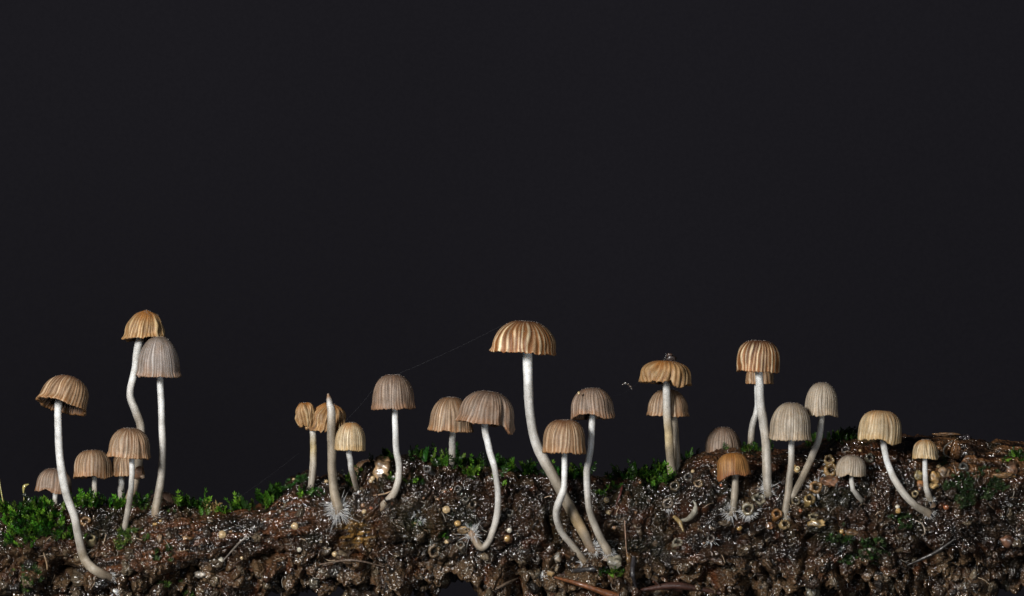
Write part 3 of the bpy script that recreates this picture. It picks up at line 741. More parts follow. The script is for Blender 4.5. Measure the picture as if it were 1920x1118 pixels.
v, f = tube(catmull([np.array(P(*q, -1.15)) for q in [(1166, 722), (1172, 718), (1178, 721), (1183, 727), (1185, 731)]], 16), .006, 5); a.add(v, f, (.1, .09, .08))
o = a.build('hanging_crumb', M_bead); recentre(o, P(1175, 722, -1.15)); tag(o, 'tiny pale crumbs hanging in the air between two mushrooms', 'debris')

# crumbs pushed up round every foot
fc = Acc()
for (px, py, w_) in [(207, 1083, 17), (292, 960, 16), (234, 992, 12), (635, 955, 20), (669, 917, 9), (718, 948, 14), (886, 1003, 14), (1110, 1030, 20), (1096, 1052, 14),
                     (1140, 1036, 16), (1261, 893, 16), (1440, 918, 16), (1373, 960, 14), (1472, 968, 14), (1488, 926, 13), (1740, 962, 14), (1744, 936, 11), (1614, 937, 10), (582, 920, 12)]:
    for q in range(24):
        a_ = rs.uniform(0, 2 * PI); d_ = w_ * rs.uniform(.45, 1.5)
        crumb_at(px + d_ * math.cos(a_), py + d_ * .7 * math.sin(a_) + 2, rs.uniform(.014, .042), palette[rs.randint(6)], small_kinds, .1, fc)
o = fc.build('foot_crumb', M_crumb); o['kind'] = 'stuff'; child(o, log_root)

# ------------------------------------------------------------------ beads
BEADS = [ # px, py, radius px, colour key, label
 (417, 1003, 9, 'c', 'cream bead on the dark wood band, left of the pit'), (413, 1052, 8, 'w', 'white bead above the crumbly soil at lower left'),
 (553, 987, 8, 'c', 'cream bead left of the bare stalk root hairs'), (561, 1031, 5, 'w', 'small white bead low in the soil under the bare stalk'),
 (628, 1039, 6, 'c', 'pale yellow bead in the soil beneath the root hair star'), (683, 960, 5, 'c', 'cream bead right of the root hair star'),
 (696, 953, 4, 'o', 'bright orange bead near the hooked stem foot'), (681, 948, 5, 'b', 'brown-orange bead beside the bright orange one'),
 (699, 897, 5, 'c', 'upper bead of a pair left of the amber chunk'), (696, 902, 5, 'c', 'lower bead of a pair left of the amber chunk'),
 (837, 956, 8, 'c', 'largest cream bead, shaded at right, left of the hooked stem'), (821, 937, 4, 'b', 'tan bead above the largest cream bead'),
 (780, 980, 5, 'c', 'cream bead beside a dark moss spot in the middle'), (858, 982, 7, 'y', 'yellowish bead by a little moss sprig'),
 (838, 1016, 5, 'c', 'cream bead left of the hooked stem hairs'), (951, 1010, 7, 'y', 'tan bead with a dark spot right of the hooked stem'),
 (955, 994, 6, 'w', 'pale bead just above the tan spotted bead'), (1140, 962, 6, 'c', 'cream bead right of the middle stem cluster'),
 (1152, 990, 4, 'b', 'small brown bead below the cream bead right of the cluster'), (1137, 938, 6, 'c', 'cream bead cup under the moss strand'),
 (1139, 883, 4, 'b', 'tan bead tucked in the crest moss'), (1299, 884, 4, 'c', 'cream bead right of the thick stem foot at crest'),
 (1386, 990, 6, 'y', 'tan bead under the orange-brown mushroom foot'), (1352, 910, 3, 'o', 'tiny orange bead left of the orange-brown cap stem'),
 (1495, 881, 7, 'r', 'ringed bead right of the pale bell stem'), (1490, 875, 4, 'y', 'little bead touching the ringed bead'),
 (1501, 958, 4, 'o', 'pinkish bead beneath the slanting stem'), (1578, 997, 5, 'y', 'orange-yellow bead low on the right'),
 (1581, 1004, 4, 'o', 'smaller orange bead under the orange-yellow one'), (1683, 951, 5, 'w', 'pale bead stacked on a tan bead'),
 (1684, 958, 6, 'y', 'tan bead under the pale one in the stack'), (1760, 875, 5, 'c', 'cream bead right of the smallest mushroom stem'),
 (1774, 951, 6, 'o', 'reddish bead right of the long curving foot'), (1630, 1031, 4, 'w', 'white bead on the low moss at right'),
 (1559, 843, 3, 'c', 'tiny bead near the crest above the hairy cups'), (1613, 845, 3, 'c', 'tiny bead near the crest left of the round cream cap'),
 (289, 983, 3, 'y', 'left of two tiny yellow beads on the left wood'), (293, 983, 3, 'y', 'right of two tiny yellow beads on the left wood'),
 (301, 977, 3, 'y', 'single tiny yellow bead above the pair'), (433, 997, 3, 'b', 'tiny tan bead right of the cream bead on dark wood'),
 (551, 900, 4, 'c', 'small pale bead on the mossy knoll'), (612, 903, 4, 'c', 'small bead right of the shrivelled button stem'),
 (673, 1010, 4, 'c', 'flesh coloured bead under the amber streaks'), (1320, 1018, 3, 'b', 'tiny brown bead in the clods under the curved peel'),
 (453, 1047, 4, 'c', 'small white bead right of the fibrous hole'), (1200, 905, 3, 'b', 'tiny tan bead under the crest moss'),
 (1192, 961, 3, 'b', 'tiny pinkish bead beneath the black knob'), (846, 918, 3, 'o', 'tiny orange speck bead under the wide grey-brown cap'),
 (834, 922, 3, 'o', 'second tiny orange speck bead, lower left of the first'), (794, 934, 3, 'b', 'tiny tan bead between the hooked stems')]
BC = {'c': (.46, .34, .19), 'w': (.56, .52, .43), 'o': (.26, .085, .03), 'b': (.20, .11, .055), 'y': (.40, .25, .09), 'r': (.46, .33, .15)}
for k, (px, py, r, key, lab) in enumerate(BEADS):
    h, n = surf_near(px, py)
    F = frame(n * .5 + Vector((0, -.7, .2))); R = r / S * .88
    v, f = lumpy(ICO3, k + 3, .16, 1.5)
    col = np.array(BC[key]) * (1 + .25 * v[:, 2:3] * 0) * np.where(v[:, 2:3] > .72, .85 if key != 'r' else .5, 1) * (.85 + .45 * sstep(-.3, .4, pn(v * 1.7 + k)))[:, None] * .85
    c0 = np.array(h) + np.array(F[:, 2]) * R * .2
    a = Acc(); a.add((v * np.array([1, 1, .85]) * R) @ F.T + c0, f, col)
    cv, cf = tube(np.array([c0 - F[:, 2] * R * 1.4, c0 - F[:, 2] * R * .5]), np.array([R * .6, R * .75]), 8); a.add(cv, cf, np.array(BC[key]) * .6)
    if key == 'r':
        an = np.linspace(0, 2 * PI, 15)
        ring = c0 + (np.stack([np.cos(an), np.sin(an), np.full(15, 1.05)], 1) * np.array([.55, .55, .85]) * R) @ F.T
        cv, cf = tube(ring, R * .16, 5); a.add(cv, cf, (.75, .6, .38))
    o = a.build('fungus_bead', M_bead); recentre(o, h)
    tag(o, lab, 'fungus bead', 'tiny fungus beads dotted over the log')

# ------------------------------------------------------------------ cups (hollow stubs)
CUPS = [ # px, py, radius px, colour, hairs, tilt toward (x,z), depth, label
 (161, 980, 9, (.36, .20, .08), 0, (0, .35), 'orange-brown hollow cup under the curved stem at left'),
 (170, 1013, 9, (.40, .33, .18), 0, (0, .5), 'olive-cream hollow cup beneath the orange-brown one at left'),
 (802, 881, 7, (.32, .31, .30), 0, (0, .3), 'grey glassy cup near the crest under the olive-tan cap'),
 (859, 919, 7, (.30, .27, .24), 0, (0, .3), 'greyish open cup left of the long hooked stem'),
 (873, 938, 6, (.26, .23, .18), 0, (.1, .3), 'small dull cup below the greyish open cup'),
 (884, 947, 8, (.30, .22, .14), 0, (.2, .2), 'brownish torn cup right of the small dull cup'),
 (815, 1034, 11, (.34, .22, .11), 0, (-.2, .3), 'big brown cup with filled mouth beside the dark hole'),
 (864, 1024, 8, (.30, .25, .18), 0, (0, .4), 'dull round cup under the hooked stem hairs'),
 (956, 964, 7, (.24, .22, .18), 0, (0, .2), 'faint grey cup right of the hooked stem'),
 (1012, 933, 6, (.14, .11, .09), 0, (0, .2), 'dark ring cup left of the middle stems'),
 (1290, 896, 8, (.28, .25, .21), 0, (.1, .3), 'grey-tan cup below the thick stem foot'),
 (1310, 909, 8, (.36, .24, .12), 0, (0, .2), 'tan cup right of the grey-tan one'),
 (1266, 913, 9, (.24, .18, .10), 0, (.2, .2), 'dark olive cup above the hairy cup'),
 (1255, 944, 10, (.34, .26, .18), 34, (-.2, .2), 'hairy cup at the left of the curved white peel'),
 (1421, 941, 12, (.40, .35, .24), 10, (.05, .35), 'upper cup of the joined pair, mouth shining wet'),
 (1404, 957, 11, (.42, .35, .22), 90, (-.1, .25), 'lower cup of the joined pair fringed with long white hairs'),
 (1270, 1020, 9, (.36, .31, .22), 0, (.1, .4), 'pale brown tube cup low in the soil'),
 (1333, 1011, 7, (.30, .24, .19), 16, (.1, .3), 'small hairy cup low below the orange-brown mushroom'),
 (1530, 915, 11, (.44, .25, .10), 110, (.1, .1), 'amber star cup with bristling hairs around a dark mouth'),
 (1517, 938, 10, (.50, .34, .13), 6, (0, .4), 'yellow cup with pointed root under the amber star cup'),
 (1554, 864, 9, (.50, .34, .15), 18, (0, .3), 'upper of two ragged amber cups left of the small pale mushroom'),
 (1557, 884, 12, (.48, .30, .12), 26, (0, .2), 'lower of two ragged amber cups left of the small pale mushroom'),
 (1525, 973, 9, (.40, .33, .19), 8, (0, .4), 'dull yellow cup over torn yellow flesh'),
 (1492, 940, 8, (.30, .22, .10), 0, (0, .3), 'shaded olive cup behind the slanting stem foot'),
 (1456, 965, 9, (.42, .20, .06), 0, (.1, .3), 'amber cup left of the pale bell stem foot'),
 (1470, 985, 9, (.48, .33, .15), 0, (.2, .4), 'torn cream-amber cup under the pale bell stem foot'),
 (1587, 846, 8, (.22, .18, .16), 0, (0, .3), 'dark glassy cup near the crest left of the round cream cap'),
 (1630, 860, 8, (.22, .20, .14), 0, (.1, .2), 'olive cup right of the small pale cap'),
 (1715, 927, 6, (.50, .38, .20), 0, (0, .2), 'tiny cream ring cup left of the smallest mushroom foot'),
 (1807, 878, 8, (.24, .23, .20), 0, (0, .4), 'translucent grey cup in the dark right of the smallest mushroom'),
 (780, 962, 7, (.40, .40, .40), 46, (-.2, .3), 'white haired cup between the two hooked stems'),
 (1005, 1048, 7, (.2, .16, .12), 0, (0, .3), 'dark soil cup left of the S-bent stem foot'),
]
for k, (px, py, r, col, nh, tl, lab) in enumerate(CUPS):
    h, n = surf_near(px, py); R = r / S; rng = np.random.RandomState(k + 500)
    if max(col) < .35: col = tuple(c * .6 for c in col)
    ax = Vector((tl[0] + rng.uniform(-.35, .35), -1, tl[1] + rng.uniform(.1, .6))) + n * .3; F = frame(ax)
    prof = [(1.1, -1.9), (.95, -1.2), (.95, -.5), (1.0, .0), (.96, .26), (.72, .36), (.50, .20), (.44, -.15), (.36, -.7), (.0, -.8)]
    sd = 28; an = np.arange(sd) / sd * 2 * PI; vs_ = []
    wob = 1 + .16 * pn(np.stack([np.cos(an) * 1.3, np.sin(an) * 1.3, an * 0 + k], 1)) + .04 * pn(np.stack([np.cos(an) * 4, np.sin(an) * 4, an * 0 + k], 1))
    rz_ = .35 * pn(np.stack([np.cos(an) * 1.6, np.sin(an) * 1.6, an * 0 + k + 40], 1))
    for (a_, b_) in prof:
        lip = sstep(-.3, .3, np.array(b_))
        vs_.append(np.stack([a_ * wob * np.cos(an), a_ * wob * np.sin(an), b_ + rz_ * lip], 1))
    v = np.concatenate(vs_) * R; m = len(prof)
    i = np.arange(m - 1)[:, None] * sd; j = np.arange(sd)[None]; jn = (j + 1) % sd
    f = np.stack([i + j, i + jn, i + sd + jn, i + sd + j], -1).reshape(-1, 4)
    colv = np.repeat(np.array([.20, .28, .42, .50, .46, .34, .20, .07, .02, .01])[:, None] * np.array(col)[None], sd, 0)  # wall darker below the rim, mouth near black: hollow's shade painted in
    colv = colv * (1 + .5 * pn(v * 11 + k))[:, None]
    v = v * 1.08 + R * .17 * np.stack([pn(v * 13 + k), pn(v * 13 + 50 + k), pn(v * 13 + 90 + k)], 1)
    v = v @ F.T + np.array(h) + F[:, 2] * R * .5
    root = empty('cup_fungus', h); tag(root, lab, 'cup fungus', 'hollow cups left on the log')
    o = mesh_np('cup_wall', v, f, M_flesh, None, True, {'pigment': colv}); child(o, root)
    if nh:
        ha = Acc()
        for q in range(nh):
            a_ = rng.uniform(0, 2 * PI) if nh > 60 and k != 15 else rng.uniform(PI * .95, PI * 2.05)
            d = F @ np.array([math.cos(a_), math.sin(a_), rng.uniform(-.3, .5)]); s = np.array(h) + F @ (np.array([math.cos(a_), math.sin(a_), rng.uniform(-.3, .1)]) * R * .85)
            L = rng.uniform(.03, .15) ** 1.0
            cv, cf = tube(np.array([s, s + d * L * .5, s + d * L + rng.normal(size=3) * .02]), np.array([.006, .005, .0015]), 4); ha.add(cv, cf, (1, 1, 1))
        o = ha.build('base_hairs', M_hair, None, False); child(o, root)

# ------------------------------------------------------------------ amber flesh scraps
def scrap(px, py, wpx, hpx, col, label, seed, cat='torn fungus', spike=.35, thick=.45, name='fungus_scrap', mat=None, lift=.3):
    h, n = surf_near(px, py); v, f = ICO3
    rr = 1 + .45 * fbm(v * 1.5 + seed * 3.1, 3) + spike * np.maximum(0, pn(v * 2.7 + seed)) ** 1.2
    v = v * rr[:, None]
    F = frame(Vector((0, -1, .2)) + n * .3)
    v = (v * np.array([wpx / 2 / S, hpx / 2 / S, max(wpx, hpx) / 2 / S * thick])) 
    cen = np.array(h) + F[:, 2] * wpx / S * .15 * lift / .3
    t = sstep(-.3, .5, fbm(v * 9 + seed, 2))[:, None]
    c = np.array(col) * (.22 + .62 * t)
    a = Acc(); a.add(v @ F.T + cen, f, c); o = a.build(name, mat or M_flesh); recentre(o, h)
    tag(o, label, cat); return o
scrap(718, 882, 36, 46, (.42, .27, .14), 'large pointed amber and cream chunk left of the taupe bell stem', 1)
scrap(1722, 893, 16, 20, (.45, .34, .14), 'yellow scrap left of the smallest mushroom stem', 2)
scrap(1752, 897, 22, 26, (.42, .25, .09), 'amber scrap right of the smallest mushroom stem', 3)
scrap(1747, 912, 22, 10, (.55, .36, .15), 'small pointed cream scrap below the amber one', 4)
scrap(1727, 911, 16, 18, (.38, .17, .06), 'reddish amber scrap at the smallest mushroom foot', 5)
scrap(1770, 888, 18, 22, (.30, .20, .12), 'pale brown scrap right of the amber ones', 6)
scrap(1556, 905, 34, 20, (.26, .13, .07), 'reddish torn scrap right of the amber star cup', 7)
scrap(1532, 983, 30, 14, (.52, .36, .16), 'ragged yellow scrap beneath the dull yellow cup', 8)
scrap(1898, 880, 20, 26, (.26, .14, .08), 'orange-brown wet scrap at the right edge of the log', 9)
scrap(1883, 893, 34, 10, (.34, .19, .08), 'thin amber strip left of the orange-brown wet scrap', 10)
scrap(1596, 1000, 22, 12, (.38, .22, .10), 'curled amber scrap right of the orange-yellow bead', 11)
scrap(1442, 987, 13, 12, (.34, .17, .08), 'orange scrap under the amber cup', 12)
scrap(1178, 1048, 10, 20, (.42, .24, .10), 'amber chip low right of the middle cluster', 13)
scrap(1034, 1072, 18, 18, (.40, .26, .12), 'amber chip beside the black stick', 14)
scrap(1045, 1046, 14, 18, (.26, .21, .15), 'grey-tan lump left of the S-bent stem foot', 15)
scrap(1152, 1055, 28, 26, (.30, .27, .20), 'glassy pale jelly lump right of the cluster feet', 16)
scrap(868, 994, 20, 14, (.42, .28, .14), 'torn tan flesh left of the hooked stem hairs', 17)
scrap(8, 1110, 22, 12, (.36, .26, .14), 'cream lump in the bottom left corner', 18)
scrap(1889, 1015, 22, 22, (.17, .08, .045), 'reddish brown clod at the right end low down', 19)
scrap(745, 893, 12, 14, (.38, .30, .24), 'pale tufted scrap under the amber chunk', 20)
scrap(378, 1078, 26, 12, (.34, .30, .25), 'pale grey mould lump in the lower left soil', 21)
scrap(300, 1012, 8, 20, (.30, .20, .12), 'upright tan shred on the left wood', 22)
scrap(350, 1010, 22, 7, (.34, .19, .08), 'curled amber shred on the left wood', 23)
scrap(1618, 823, 12, 8, (.36, .25, .12), 'tan shred in the crest moss left of the round cream cap', 24)
scrap(1775, 805, 46, 7, (.30, .16, .07), 'lifted brown splinter on the crest at right', 25, cat='wood splinter', name='wood_splinter', mat=M_twig)
scrap(1810, 815, 22, 16, (.06, .05, .06), 'dark glistening lump on the crest at right', 26, cat='clod', name='bark_clod', mat=M_crumb)
scrap(1523, 1106, 22, 30, (.26, .23, .16), 'pale frayed fibrous tuft at the bottom edge', 27, spike=.8)
scrap(565, 1050, 26, 22, (.10, .06, .03), 'reddish clod with pale mould under the white bead', 28, cat='clod', name='bark_clod', mat=M_crumb)
scrap(590, 1090, 20, 24, (.12, .10, .07), 'hanging grey-brown clod at the bottom left of centre', 29, cat='clod', name='bark_clod', mat=M_crumb)
scrap(1886, 1090, 16, 36, (.14, .11, .07), 'drooping clod at the right end of the log', 30, cat='clod', name='bark_clod', mat=M_crumb)
scrap(1672, 1098, 16, 26, (.13, .10, .06), 'drooping clod left of the gap at lower right', 31, cat='clod', name='bark_clod', mat=M_crumb)

# white curved peel, sticks and roots
def stick(pts, rad, col, label, name='twig', cat='twig', mat=None, sides=10, lift=.06, n=30, jitter=.25, flat=None):
    p3 = []
    for (px, py) in pts:
        h, nn = surf_near(px, py); p3.append(np.array(h) + np.array([0, -lift, 0]))
    p3 = np.array(p3)
    if len(pts) > 2: p3[:, 1] = np.minimum(p3[:, 1], np.linspace(p3[0, 1], p3[-1, 1], len(p3)) - .0)
    cur = catmull(p3, n); rr = catmull(np.array(rad)[:, None] / S, n)[:, 0]
    rr = rr * (1 + jitter * pn(np.stack([np.linspace(0, 6, n), np.full(n, pts[0][0] * .37), np.zeros(n)], 1)))
    v, f = tube(cur, np.maximum(rr, .003), sides)
    v = v + (v - np.repeat(cur, sides, 0)) * (.35 * jitter * pn(v * 13))[:, None]
    vv = np.vstack([v, cur[:1], cur[-1:]]); j = np.arange(sides); jn = (j + 1) % sides
    f3 = np.vstack([np.stack([np.full(sides, len(v)), j, jn], 1), np.stack([np.full(sides, len(v) + 1), (n - 1) * sides + jn, (n - 1) * sides + j], 1)])
    c = np.array(col) * (1 + .4 * pn(np.stack([vv[:, 0] * 2, vv[:, 1] * 20, vv[:, 2] * 20], 1)))[:, None]
    o = mesh_np(name, vv, [f3, f], mat or M_twig, None, True, {'pigment': c}); recentre(o, p3[0]); tag(o, label, cat); return o
stick([(1040, 1082), (1090, 1096), (1160, 1120)], [2.5, 5, 7], (.11, .038, .012), 'reddish brown split twig running off the bottom edge', 'twig')
stick([(1074, 1070), (1105, 1067), (1138, 1064)], [4, 5, 3], (.018, .017, .018), 'black charred stick under the middle cluster feet', 'twig')
stick([(930, 1104), (950, 1094), (970, 1084)], [2, 3, 1.5], (.14, .10, .07), 'thin grey-brown twig left of the split twig')
stick([(1200, 1106), (1270, 1098), (1350, 1112)], [3, 7, 3], (.035, .013, .008), 'broad reddish bark strip at the bottom edge')
stick([(1277, 1106), (1240, 1098), (1225, 1090)], [5, 4, 2], (.09, .035, .02), 'short reddish bark sliver left of the broad strip')
stick([(1270, 975), (1288, 972), (1300, 960), (1303, 946), (1298, 937)], [1.5, 4.5, 6, 3, 1], (.27, .255, .21), 'curved white peel of broken stem over a dark hollow', 'stem_peel', 'broken stem', M_stem, lift=.25)
stick([(1263, 968), (1272, 976), (1281, 996)], [3, 4, 1.5], (.20, .14, .06), 'yellowish torn strip left of the curved white peel', 'stem_strip', 'broken stem', M_flesh, lift=.15)
stick([(700, 929), (720, 926), (733, 921)], [1.2, 1.5, 1], (.26, .17, .10), 'thin root crossing left of the hooked taupe stem', 'root', 'root')
stick([(1715, 975), (1728, 982), (1733, 998), (1727, 1004)], [1, 1.3, 1.2, .8], (.22, .18, .14), 'fine curled root below the long curving foot', 'root', 'root', lift=.1)
stick([(420, 1050), (438, 1030), (452, 1015), (470, 1003)], [1, 1.6, 2, .8], (.12, .10, .085), 'pale mouldy root across the pit at left', 'root', 'root', lift=.12)
stick([(83, 1035), (90, 1062), (88, 1085)], [1, 1.4, .8], (.25, .17, .10), 'thin brown root hanging in the lower left soil', 'root', 'root', lift=.1)
stick([(1168, 905), (1163, 925), (1155, 945)], [2.2, 2, 1], (.06, .015, .012), 'dark red twig left of the black knob', lift=.1)
stick([(1171, 975), (1172, 1010), (1175, 1040)], [1, 1, .8], (.20, .12, .08), 'thin upright root above the amber chip', 'root', 'root', lift=.08)
stick([(1188, 1045), (1186, 1075), (1192, 1100)], [4, 5, 2], (.02, .018, .02), 'black upright bark shard right of the amber chip', 'bark_shard', 'bark')
stick([(1790, 1010), (1745, 1030), (1700, 1060)], [2, 4, 1.5], (.012, .009, .007), 'dark slanting bark shard low on the right', 'bark_shard', 'bark')
stick([(600, 1058), (660, 1050), (720, 1062)], [1.5, 2, 1], (.10, .07, .05), 'thin half-buried root under the root hair star', 'root', 'root')
stick([(1780, 858), (1768, 850), (1770, 838), (1784, 826)], [1, 1.5, 1.5, 1], (.13, .12, .10), 'thin looped root beside the black hole at right', 'root', 'root', lift=.12)
for k, (px, py, r, lab) in enumerate([(525, 946, 6, 'clear round water drop on the left wood'), (573, 1098, 4, 'water drop at the hanging clod'),
                                      (310, 957, 5, 'water drop beside the tall grey mushroom foot'), (1437, 952, 4, 'water drop right of the joined cups')]):
    h, n = surf_near(px, py); v, f = ICO3; o = mesh_np('water_drop', v * np.array([1, .9, .9]) * r / S + np.array(h) - np.array([0, r / S * .5, 0]), f, M_water)
    recentre(o, h); tag(o, lab, 'water drop', 'water drops on the log')

# fine fibres: roots and mycelium threads lying in the soil
fa = Acc(); rs = np.random.RandomState(77)
for k in range(260):
    px = rs.uniform(0, 1920); py = rs.uniform(np.interp(px, tx, ty) + 25, 1118)
    if rs.uniform() > np.interp(py, [880, 1060], [.25, 1]): continue
    h, n = surf(px, py)
    if h is None: continue
    L = rs.uniform(.06, .26); a0 = rs.uniform(0, 2 * PI); d = np.array([math.cos(a0), rs.uniform(-.5, .1), math.sin(a0)])
    s = np.array(h) + np.array(n) * .01; bend = rs.normal(size=3) * .5
    pts = catmull([s - d * L * .5, s + np.array(n) * .04 + bend * L * .2, s + d * L * .5 + bend * L * .3], 7)
    v, f = tube(pts, rs.uniform(.003, .008), 4); cc = [(.34, .26, .18), (.12, .08, .05), (.22, .20, .17), (.05, .035, .03)][rs.randint(4)]
    fa.add(v, f, cc)
o = fa.build('soil_fibre', M_twig, None, False); o['kind'] = 'stuff'; child(o, log_root)
# white mould tufts
for (px, py, cnt, L, lab) in [(1016, 1078, 26, .22, 'spray of white mould threads left of the amber chip'), (790, 975, 30, .12, 'white mould tuft between the hooked stems'),
                              (735, 898, 22, .12, 'cream mould tuft under the amber chunk'), (672, 925, 20, .10, 'white mould flecks at the cream-yellow mushroom foot'),
                              (215, 1110, 26, .14, 'white mould patch at the bottom under the far left foot'), (1575, 1030, 24, .12, 'pale mould threads on low moss at right')]:
    h, n = surf_near(px, py); o = hair_tuft(np.array(h), np.array(n), np.array([0, 0, -1.]), cnt, L, .05, np.random.RandomState(int(px)))
    o.name = 'mould_tuft'; recentre(o, h); tag(o, lab, 'mould')

# ------------------------------------------------------------------ moss
def leaf(L, W, cup=.25):
    """pointed folded leaf along +x, 6 verts"""
    v = np.array([[0, 0, 0], [L * .4, W, cup * W], [L * .4, 0, -cup * W], [L * .4, -W, cup * W], [L * .8, 0, 0.0], [L, 0, .12 * L]])
    return v, np.array([[0, 2, 1], [0, 3, 2], [1, 2, 4], [2, 3, 4], [1, 4, 5], [4, 3, 5]])
def frond(pairs, length, LL, rng, width=.3):
    vs, fs = [], []; n = 0
    for k in range(pairs):
        t = (k + .6) / pairs; x = length * t; z = .25 * length * t * t
        for s in (-1, 1):
            L = LL * (1 - .55 * abs(t - .4)) * rng.uniform(.85, 1.15); v, f = leaf(L, L * width)
            a = s * R_(rng.uniform(38, 62)) * (1 - .4 * t); b = R_(rng.uniform(-10, 35))
            M = np.array(Matrix.Rotation(a, 3, 'Z') @ Matrix.Rotation(-b, 3, 'Y'))
            vs.append(v @ M.T + np.array([x, 0, z])); fs.append(f + n); n += len(v)
    L = LL * .7; v, f = leaf(L, L * width); vs.append(v + np.array([length, 0, .25 * length])); fs.append(f + n); n += len(v)
    cv, cf = tube(np.array([[0, 0, -.02], [length * .5, 0, .25 * length * .25], [length, 0, .25 * length]]), np.array([.010, .007, .003]), 3)
    cf3 = np.vstack([cf[:, [0, 1, 2]], cf[:, [0, 2, 3]]])
    vs.append(cv); fs.append(cf3 + n)
    return np.vstack(vs), np.vstack(fs)
def rosette(nl, L, rng, up=.8, w=.12):
    vs, fs = [], []; n = 0
    for k in range(nl):
        v, f = leaf(L * rng.uniform(.7, 1.2), L * w); f = f
        a = k * 2.4; el = R_(rng.uniform(15, 75)) * up
        M = np.array(Matrix.Rotation(a, 3, 'Z') @ Matrix.Rotation(-el, 3, 'Y'))
        vs.append(v @ M.T + np.array([0, 0, .05 * L * k / nl * 6])); fs.append(f + n); n += len(v)
    return np.vstack(vs), np.vstack(fs)
rm = np.random.RandomState(9)
FR = [frond(rm.randint(5, 8), rm.uniform(.20, .34), rm.uniform(.10, .14), rm, .20) for _ in range(8)]
FRs = [frond(rm.randint(4, 6), rm.uniform(.12, .19), rm.uniform(.065, .09), rm, .21) for _ in range(8)]
RO = [rosette(12, .075, rm, 1.0, .13) for _ in range(8)]
ROb = [rosette(9, .13, rm, .9, .2) for _ in range(6)]
MOSS = 0
def moss(label, blobs, kinds, count, cols, size=(.8, 1.3), upw=.6, seed=1, name='moss', lift=0.0, jitter=.5, fringe=0):
    """blobs: ellipses in the photograph (px, py, rx, ry, weight) put down on the log's surface"""
    rng = np.random.RandomState(seed); a = Acc(); wts = np.array([b[4] * b[2] * b[3] for b in blobs]); wts = wts / wts.sum(); tot = 0
    first = None
    for k in range(count):
        b = blobs[rng.choice(len(blobs), p=wts)]
        r = math.sqrt(rng.uniform()); t = rng.uniform(0, 2 * PI)
        px = b[0] + b[2] * r * math.cos(t); py = b[1] + b[3] * r * math.sin(t)
        crest_y = np.interp(px, tx, ty)
        if py < crest_y - 2: py = crest_y + rng.uniform(-2, 8)
        h, n = surf(px, py)
        if h is None: h, n = surf_near(px, py)
        if pn(np.array([[h.x * 3, h.y * 3, h.z * 3 + seed]]))[0] < -.12: continue
        v, f = kinds[rng.randint(len(kinds))]
        ax = Vector((rng.normal() * jitter, rng.normal() * jitter - .35, upw + rng.normal() * .2)) + n * .7
        # fronds lie along x of their own frame: make x point outward/up
        F0 = frame(ax); spin = rng.uniform(0, 2 * PI)
        if kinds is RO or kinds is ROb: F = F0 @ np.array(Matrix.Rotation(spin, 3, 'Z'))
        else:
            x = F0[:, 2]; zdir = np.array([rng.normal() * .5, -1, .5 + rng.normal() * .3]); y = np.cross(zdir, x); y /= np.linalg.norm(y); z = np.cross(x, y); F = np.stack([x, y, z], 1)
        s = rng.uniform(*size)
        c = np.array(cols[rng.randint(len(cols))]) * rng.uniform(.75, 1.3)
        a.add((v * s) @ F.T + np.array(h) + np.array(n) * (lift * rng.uniform() - .01), f, c)
        if first is None: first = h
    o = a.build(name, M_moss, None, False); recentre(o, first)
    tag(o, label, 'moss', kind='stuff'); return o
G1 = [(.018, .060, .005), (.045, .13, .010), (.010, .028, .004), (.12, .25, .022), (.013, .040, .005), (.006, .015, .003), (.07, .12, .015), (.016, .07, .010)]
G2 = [(.10, .17, .03), (.07, .13, .03), (.16, .20, .04), (.04, .08, .02)]
G3 = [(.035, .06, .022), (.02, .04, .014), (.06, .09, .035), (.012, .02, .008)]
moss('bright green feathery moss bank covering the left end of the log', [(25, 960, 40, 26, 1.4), (20, 990, 30, 18, 1), (75, 950, 35, 20, 1), (60, 985, 40, 22, 1.3), (110, 985, 28, 26, 1), (160, 935, 45, 10, 1.2), (205, 945, 40, 10, .8), (250, 938, 26, 10, .8), (10, 1010, 14, 10, .5)],
     FR, 620, G1 + [(.085, .26, .02), (.03, .14, .01)], (.45, 1.1), .7, 1)
moss('short green moss tufts low under the left moss bank', [(90, 1000, 60, 14, 1), (30, 1020, 30, 10, .6), (130, 1010, 30, 8, .4)], FRs, 150, G1, (.8, 1.2), .5, 2)
moss('green moss tufts on the crest right of the tall grey mushroom', [(350, 932, 24, 10, 1.2), (400, 950, 36, 14, .8), (470, 945, 40, 14, 1.3), (505, 930, 20, 16, 1.1), (370, 965, 22, 6, .4), (440, 935, 30, 6, 1.0)], FRs + FR[:3], 230, G1, (.8, 1.2), .7, 3)
moss('straw yellow dried moss rosette on the crest left of centre', [(398, 928, 16, 5, 1)], ROb, 9, [(.30, .20, .08), (.36, .27, .12)], (.9, 1.3), .6, 4)
moss('yellow-green fuzzy moss around the ribbed tan mushroom foot', [(233, 1000, 12, 20, 1.2), (262, 1003, 26, 10, .7), (225, 1020, 9, 12, .7)], RO, 170, G2, (.6, 1.1), .5, 5)
moss('dull olive fuzzy moss in the lower left soil', [(305, 1040, 18, 24, 1), (55, 1085, 22, 28, 1.1), (30, 1075, 14, 14, .5), (320, 1095, 22, 10, .5), (310, 960, 18, 8, .4), (265, 945, 30, 10, .6), (350, 1112, 40, 6, .4)], RO, 420, G3 + G2[:2], (.6, 1.1), .4, 6)
moss('dark fine moss on the knoll left of the shrivelled button', [(530, 905, 24, 14, 1), (560, 892, 26, 6, 1), (520, 925, 12, 16, .8), (590, 925, 20, 8, .5)], RO, 300, [(.03, .06, .02), (.05, .08, .03), (.02, .10, .012)], (.6, 1.0), .7, 7)
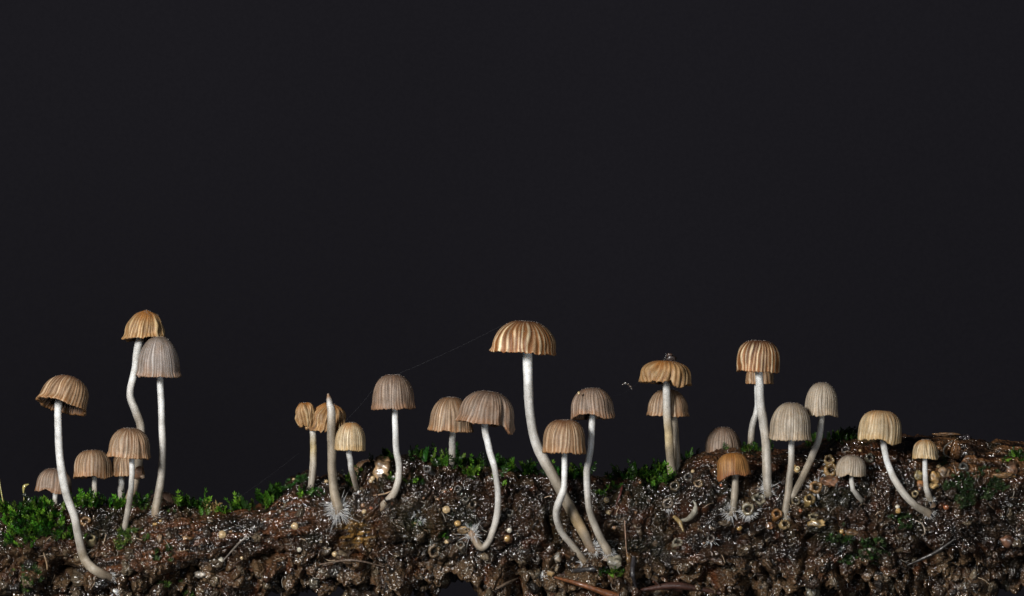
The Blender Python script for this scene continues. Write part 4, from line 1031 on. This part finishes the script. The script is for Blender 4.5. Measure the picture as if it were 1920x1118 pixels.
moss('small bright moss sprigs around the amber chunk', [(724, 845, 10, 10, 1.5), (700, 862, 20, 6, 1), (740, 898, 14, 6, .8), (655, 905, 16, 16, .5), (568, 928, 12, 6, .6), (780, 905, 26, 6, .5), (668, 885, 14, 10, .4)], FRs, 120, G1, (.8, 1.3), .8, 8)
moss('green feathery moss along the crest in the middle', [(800, 862, 40, 6, .8), (850, 872, 36, 14, 1.6), (880, 880, 26, 12, .9), (905, 868, 30, 6, .9), (965, 872, 34, 12, 1.5), (1010, 880, 34, 14, 1.5), (1070, 872, 26, 14, 1.3), (1120, 880, 32, 12, 1.2), (1170, 885, 22, 10, .9), (945, 905, 16, 12, .3), (895, 895, 14, 6, .5)],
     FRs + FR[:4], 540, G1, (.5, 1.3), .8, 9)
moss('bright green moss clump left of the thick white stem on the crest', [(1215, 880, 34, 14, 1.3), (1240, 895, 22, 14, 1), (1225, 910, 26, 6, .7), (1245, 862, 10, 8, .6), (1200, 900, 14, 6, .5)], FRs + FR[:3], 330, G1 + [(.12, .30, .04)], (.5, 1.3), .8, 10)
moss('thin green moss line along the crest right of the thick white stem', [(1290, 845, 20, 6, .8), (1380, 836, 46, 4, 1), (1430, 842, 30, 6, .6), (1550, 822, 50, 7, 1.6), (1590, 808, 22, 6, 1), (1600, 830, 30, 8, .5)], FRs, 170, G1, (.7, 1.1), .8, 11)
moss('small moss spots scattered over the middle of the log face', [(1130, 925, 24, 5, 1), (1150, 915, 10, 6, .8), (860, 970, 12, 5, .5), (950, 920, 9, 6, .7), (785, 983, 10, 6, .7), (815, 985, 12, 4, .5), (830, 1010, 10, 5, .6), (1145, 1076, 26, 7, 1.2), (1092, 948, 8, 3, .4), (875, 985, 8, 4, .4), (1385, 1000, 10, 2, .2)], FRs, 130, G1, (.6, 1), .5, 12)
moss('dark olive-green moss cushion on the right part of the log', [(1800, 915, 30, 26, 1), (1850, 915, 34, 22, 1), (1820, 945, 22, 20, .9), (1850, 890, 40, 14, .6), (1770, 870, 14, 14, .4), (1880, 925, 16, 14, .5), (1805, 960, 16, 14, .7)], RO, 480, G3 + [(.03, .06, .02)], (.6, 1.1), .4, 13)
moss('thin moss streaks low on the right of the log', [(1580, 1012, 36, 7, 1), (1640, 1018, 24, 8, .9), (1690, 970, 22, 5, .9), (1700, 985, 16, 7, .7), (1585, 975, 8, 10, .4), (1600, 1040, 30, 20, .35), (1650, 1045, 20, 16, .3)], RO, 260, G3 + [(.03, .08, .015)], (.7, 1.2), .4, 14)
moss('tiny bright moss sprigs at the right edge', [(1903, 855, 8, 5, 1), (1915, 862, 8, 6, .7), (1880, 862, 6, 4, .4)], FRs, 26, G1, (.7, 1), .6, 15)

# moss capsules on stalks at far left
for (pts, rad, lab) in [([(44, 952), (45, 935), (44, 922), (46, 912), (54, 908)], [.9, .9, 1.6, 3.4, .8], 'moss capsule on a short stalk with hooked beak, in the left moss bank'),
                        ([(8, 950), (4, 932), (1, 915), (-2, 898)], [1.2, 1.2, 1.2, 1.6], 'thin moss stalk leaning out at the left border')]:
    p3 = [np.array(P(x, y, .05)) for x, y in pts]; cur = catmull(p3, 26); rr = catmull(np.array(rad)[:, None] / S, 26)[:, 0]
    a = Acc(); v, f = tube(cur, np.maximum(rr, .004), 8); a.add(v, f, (.30, .27, .10)); o = a.build('moss_capsule', M_bead)
    recentre(o, p3[0]); tag(o, lab, 'moss capsule')
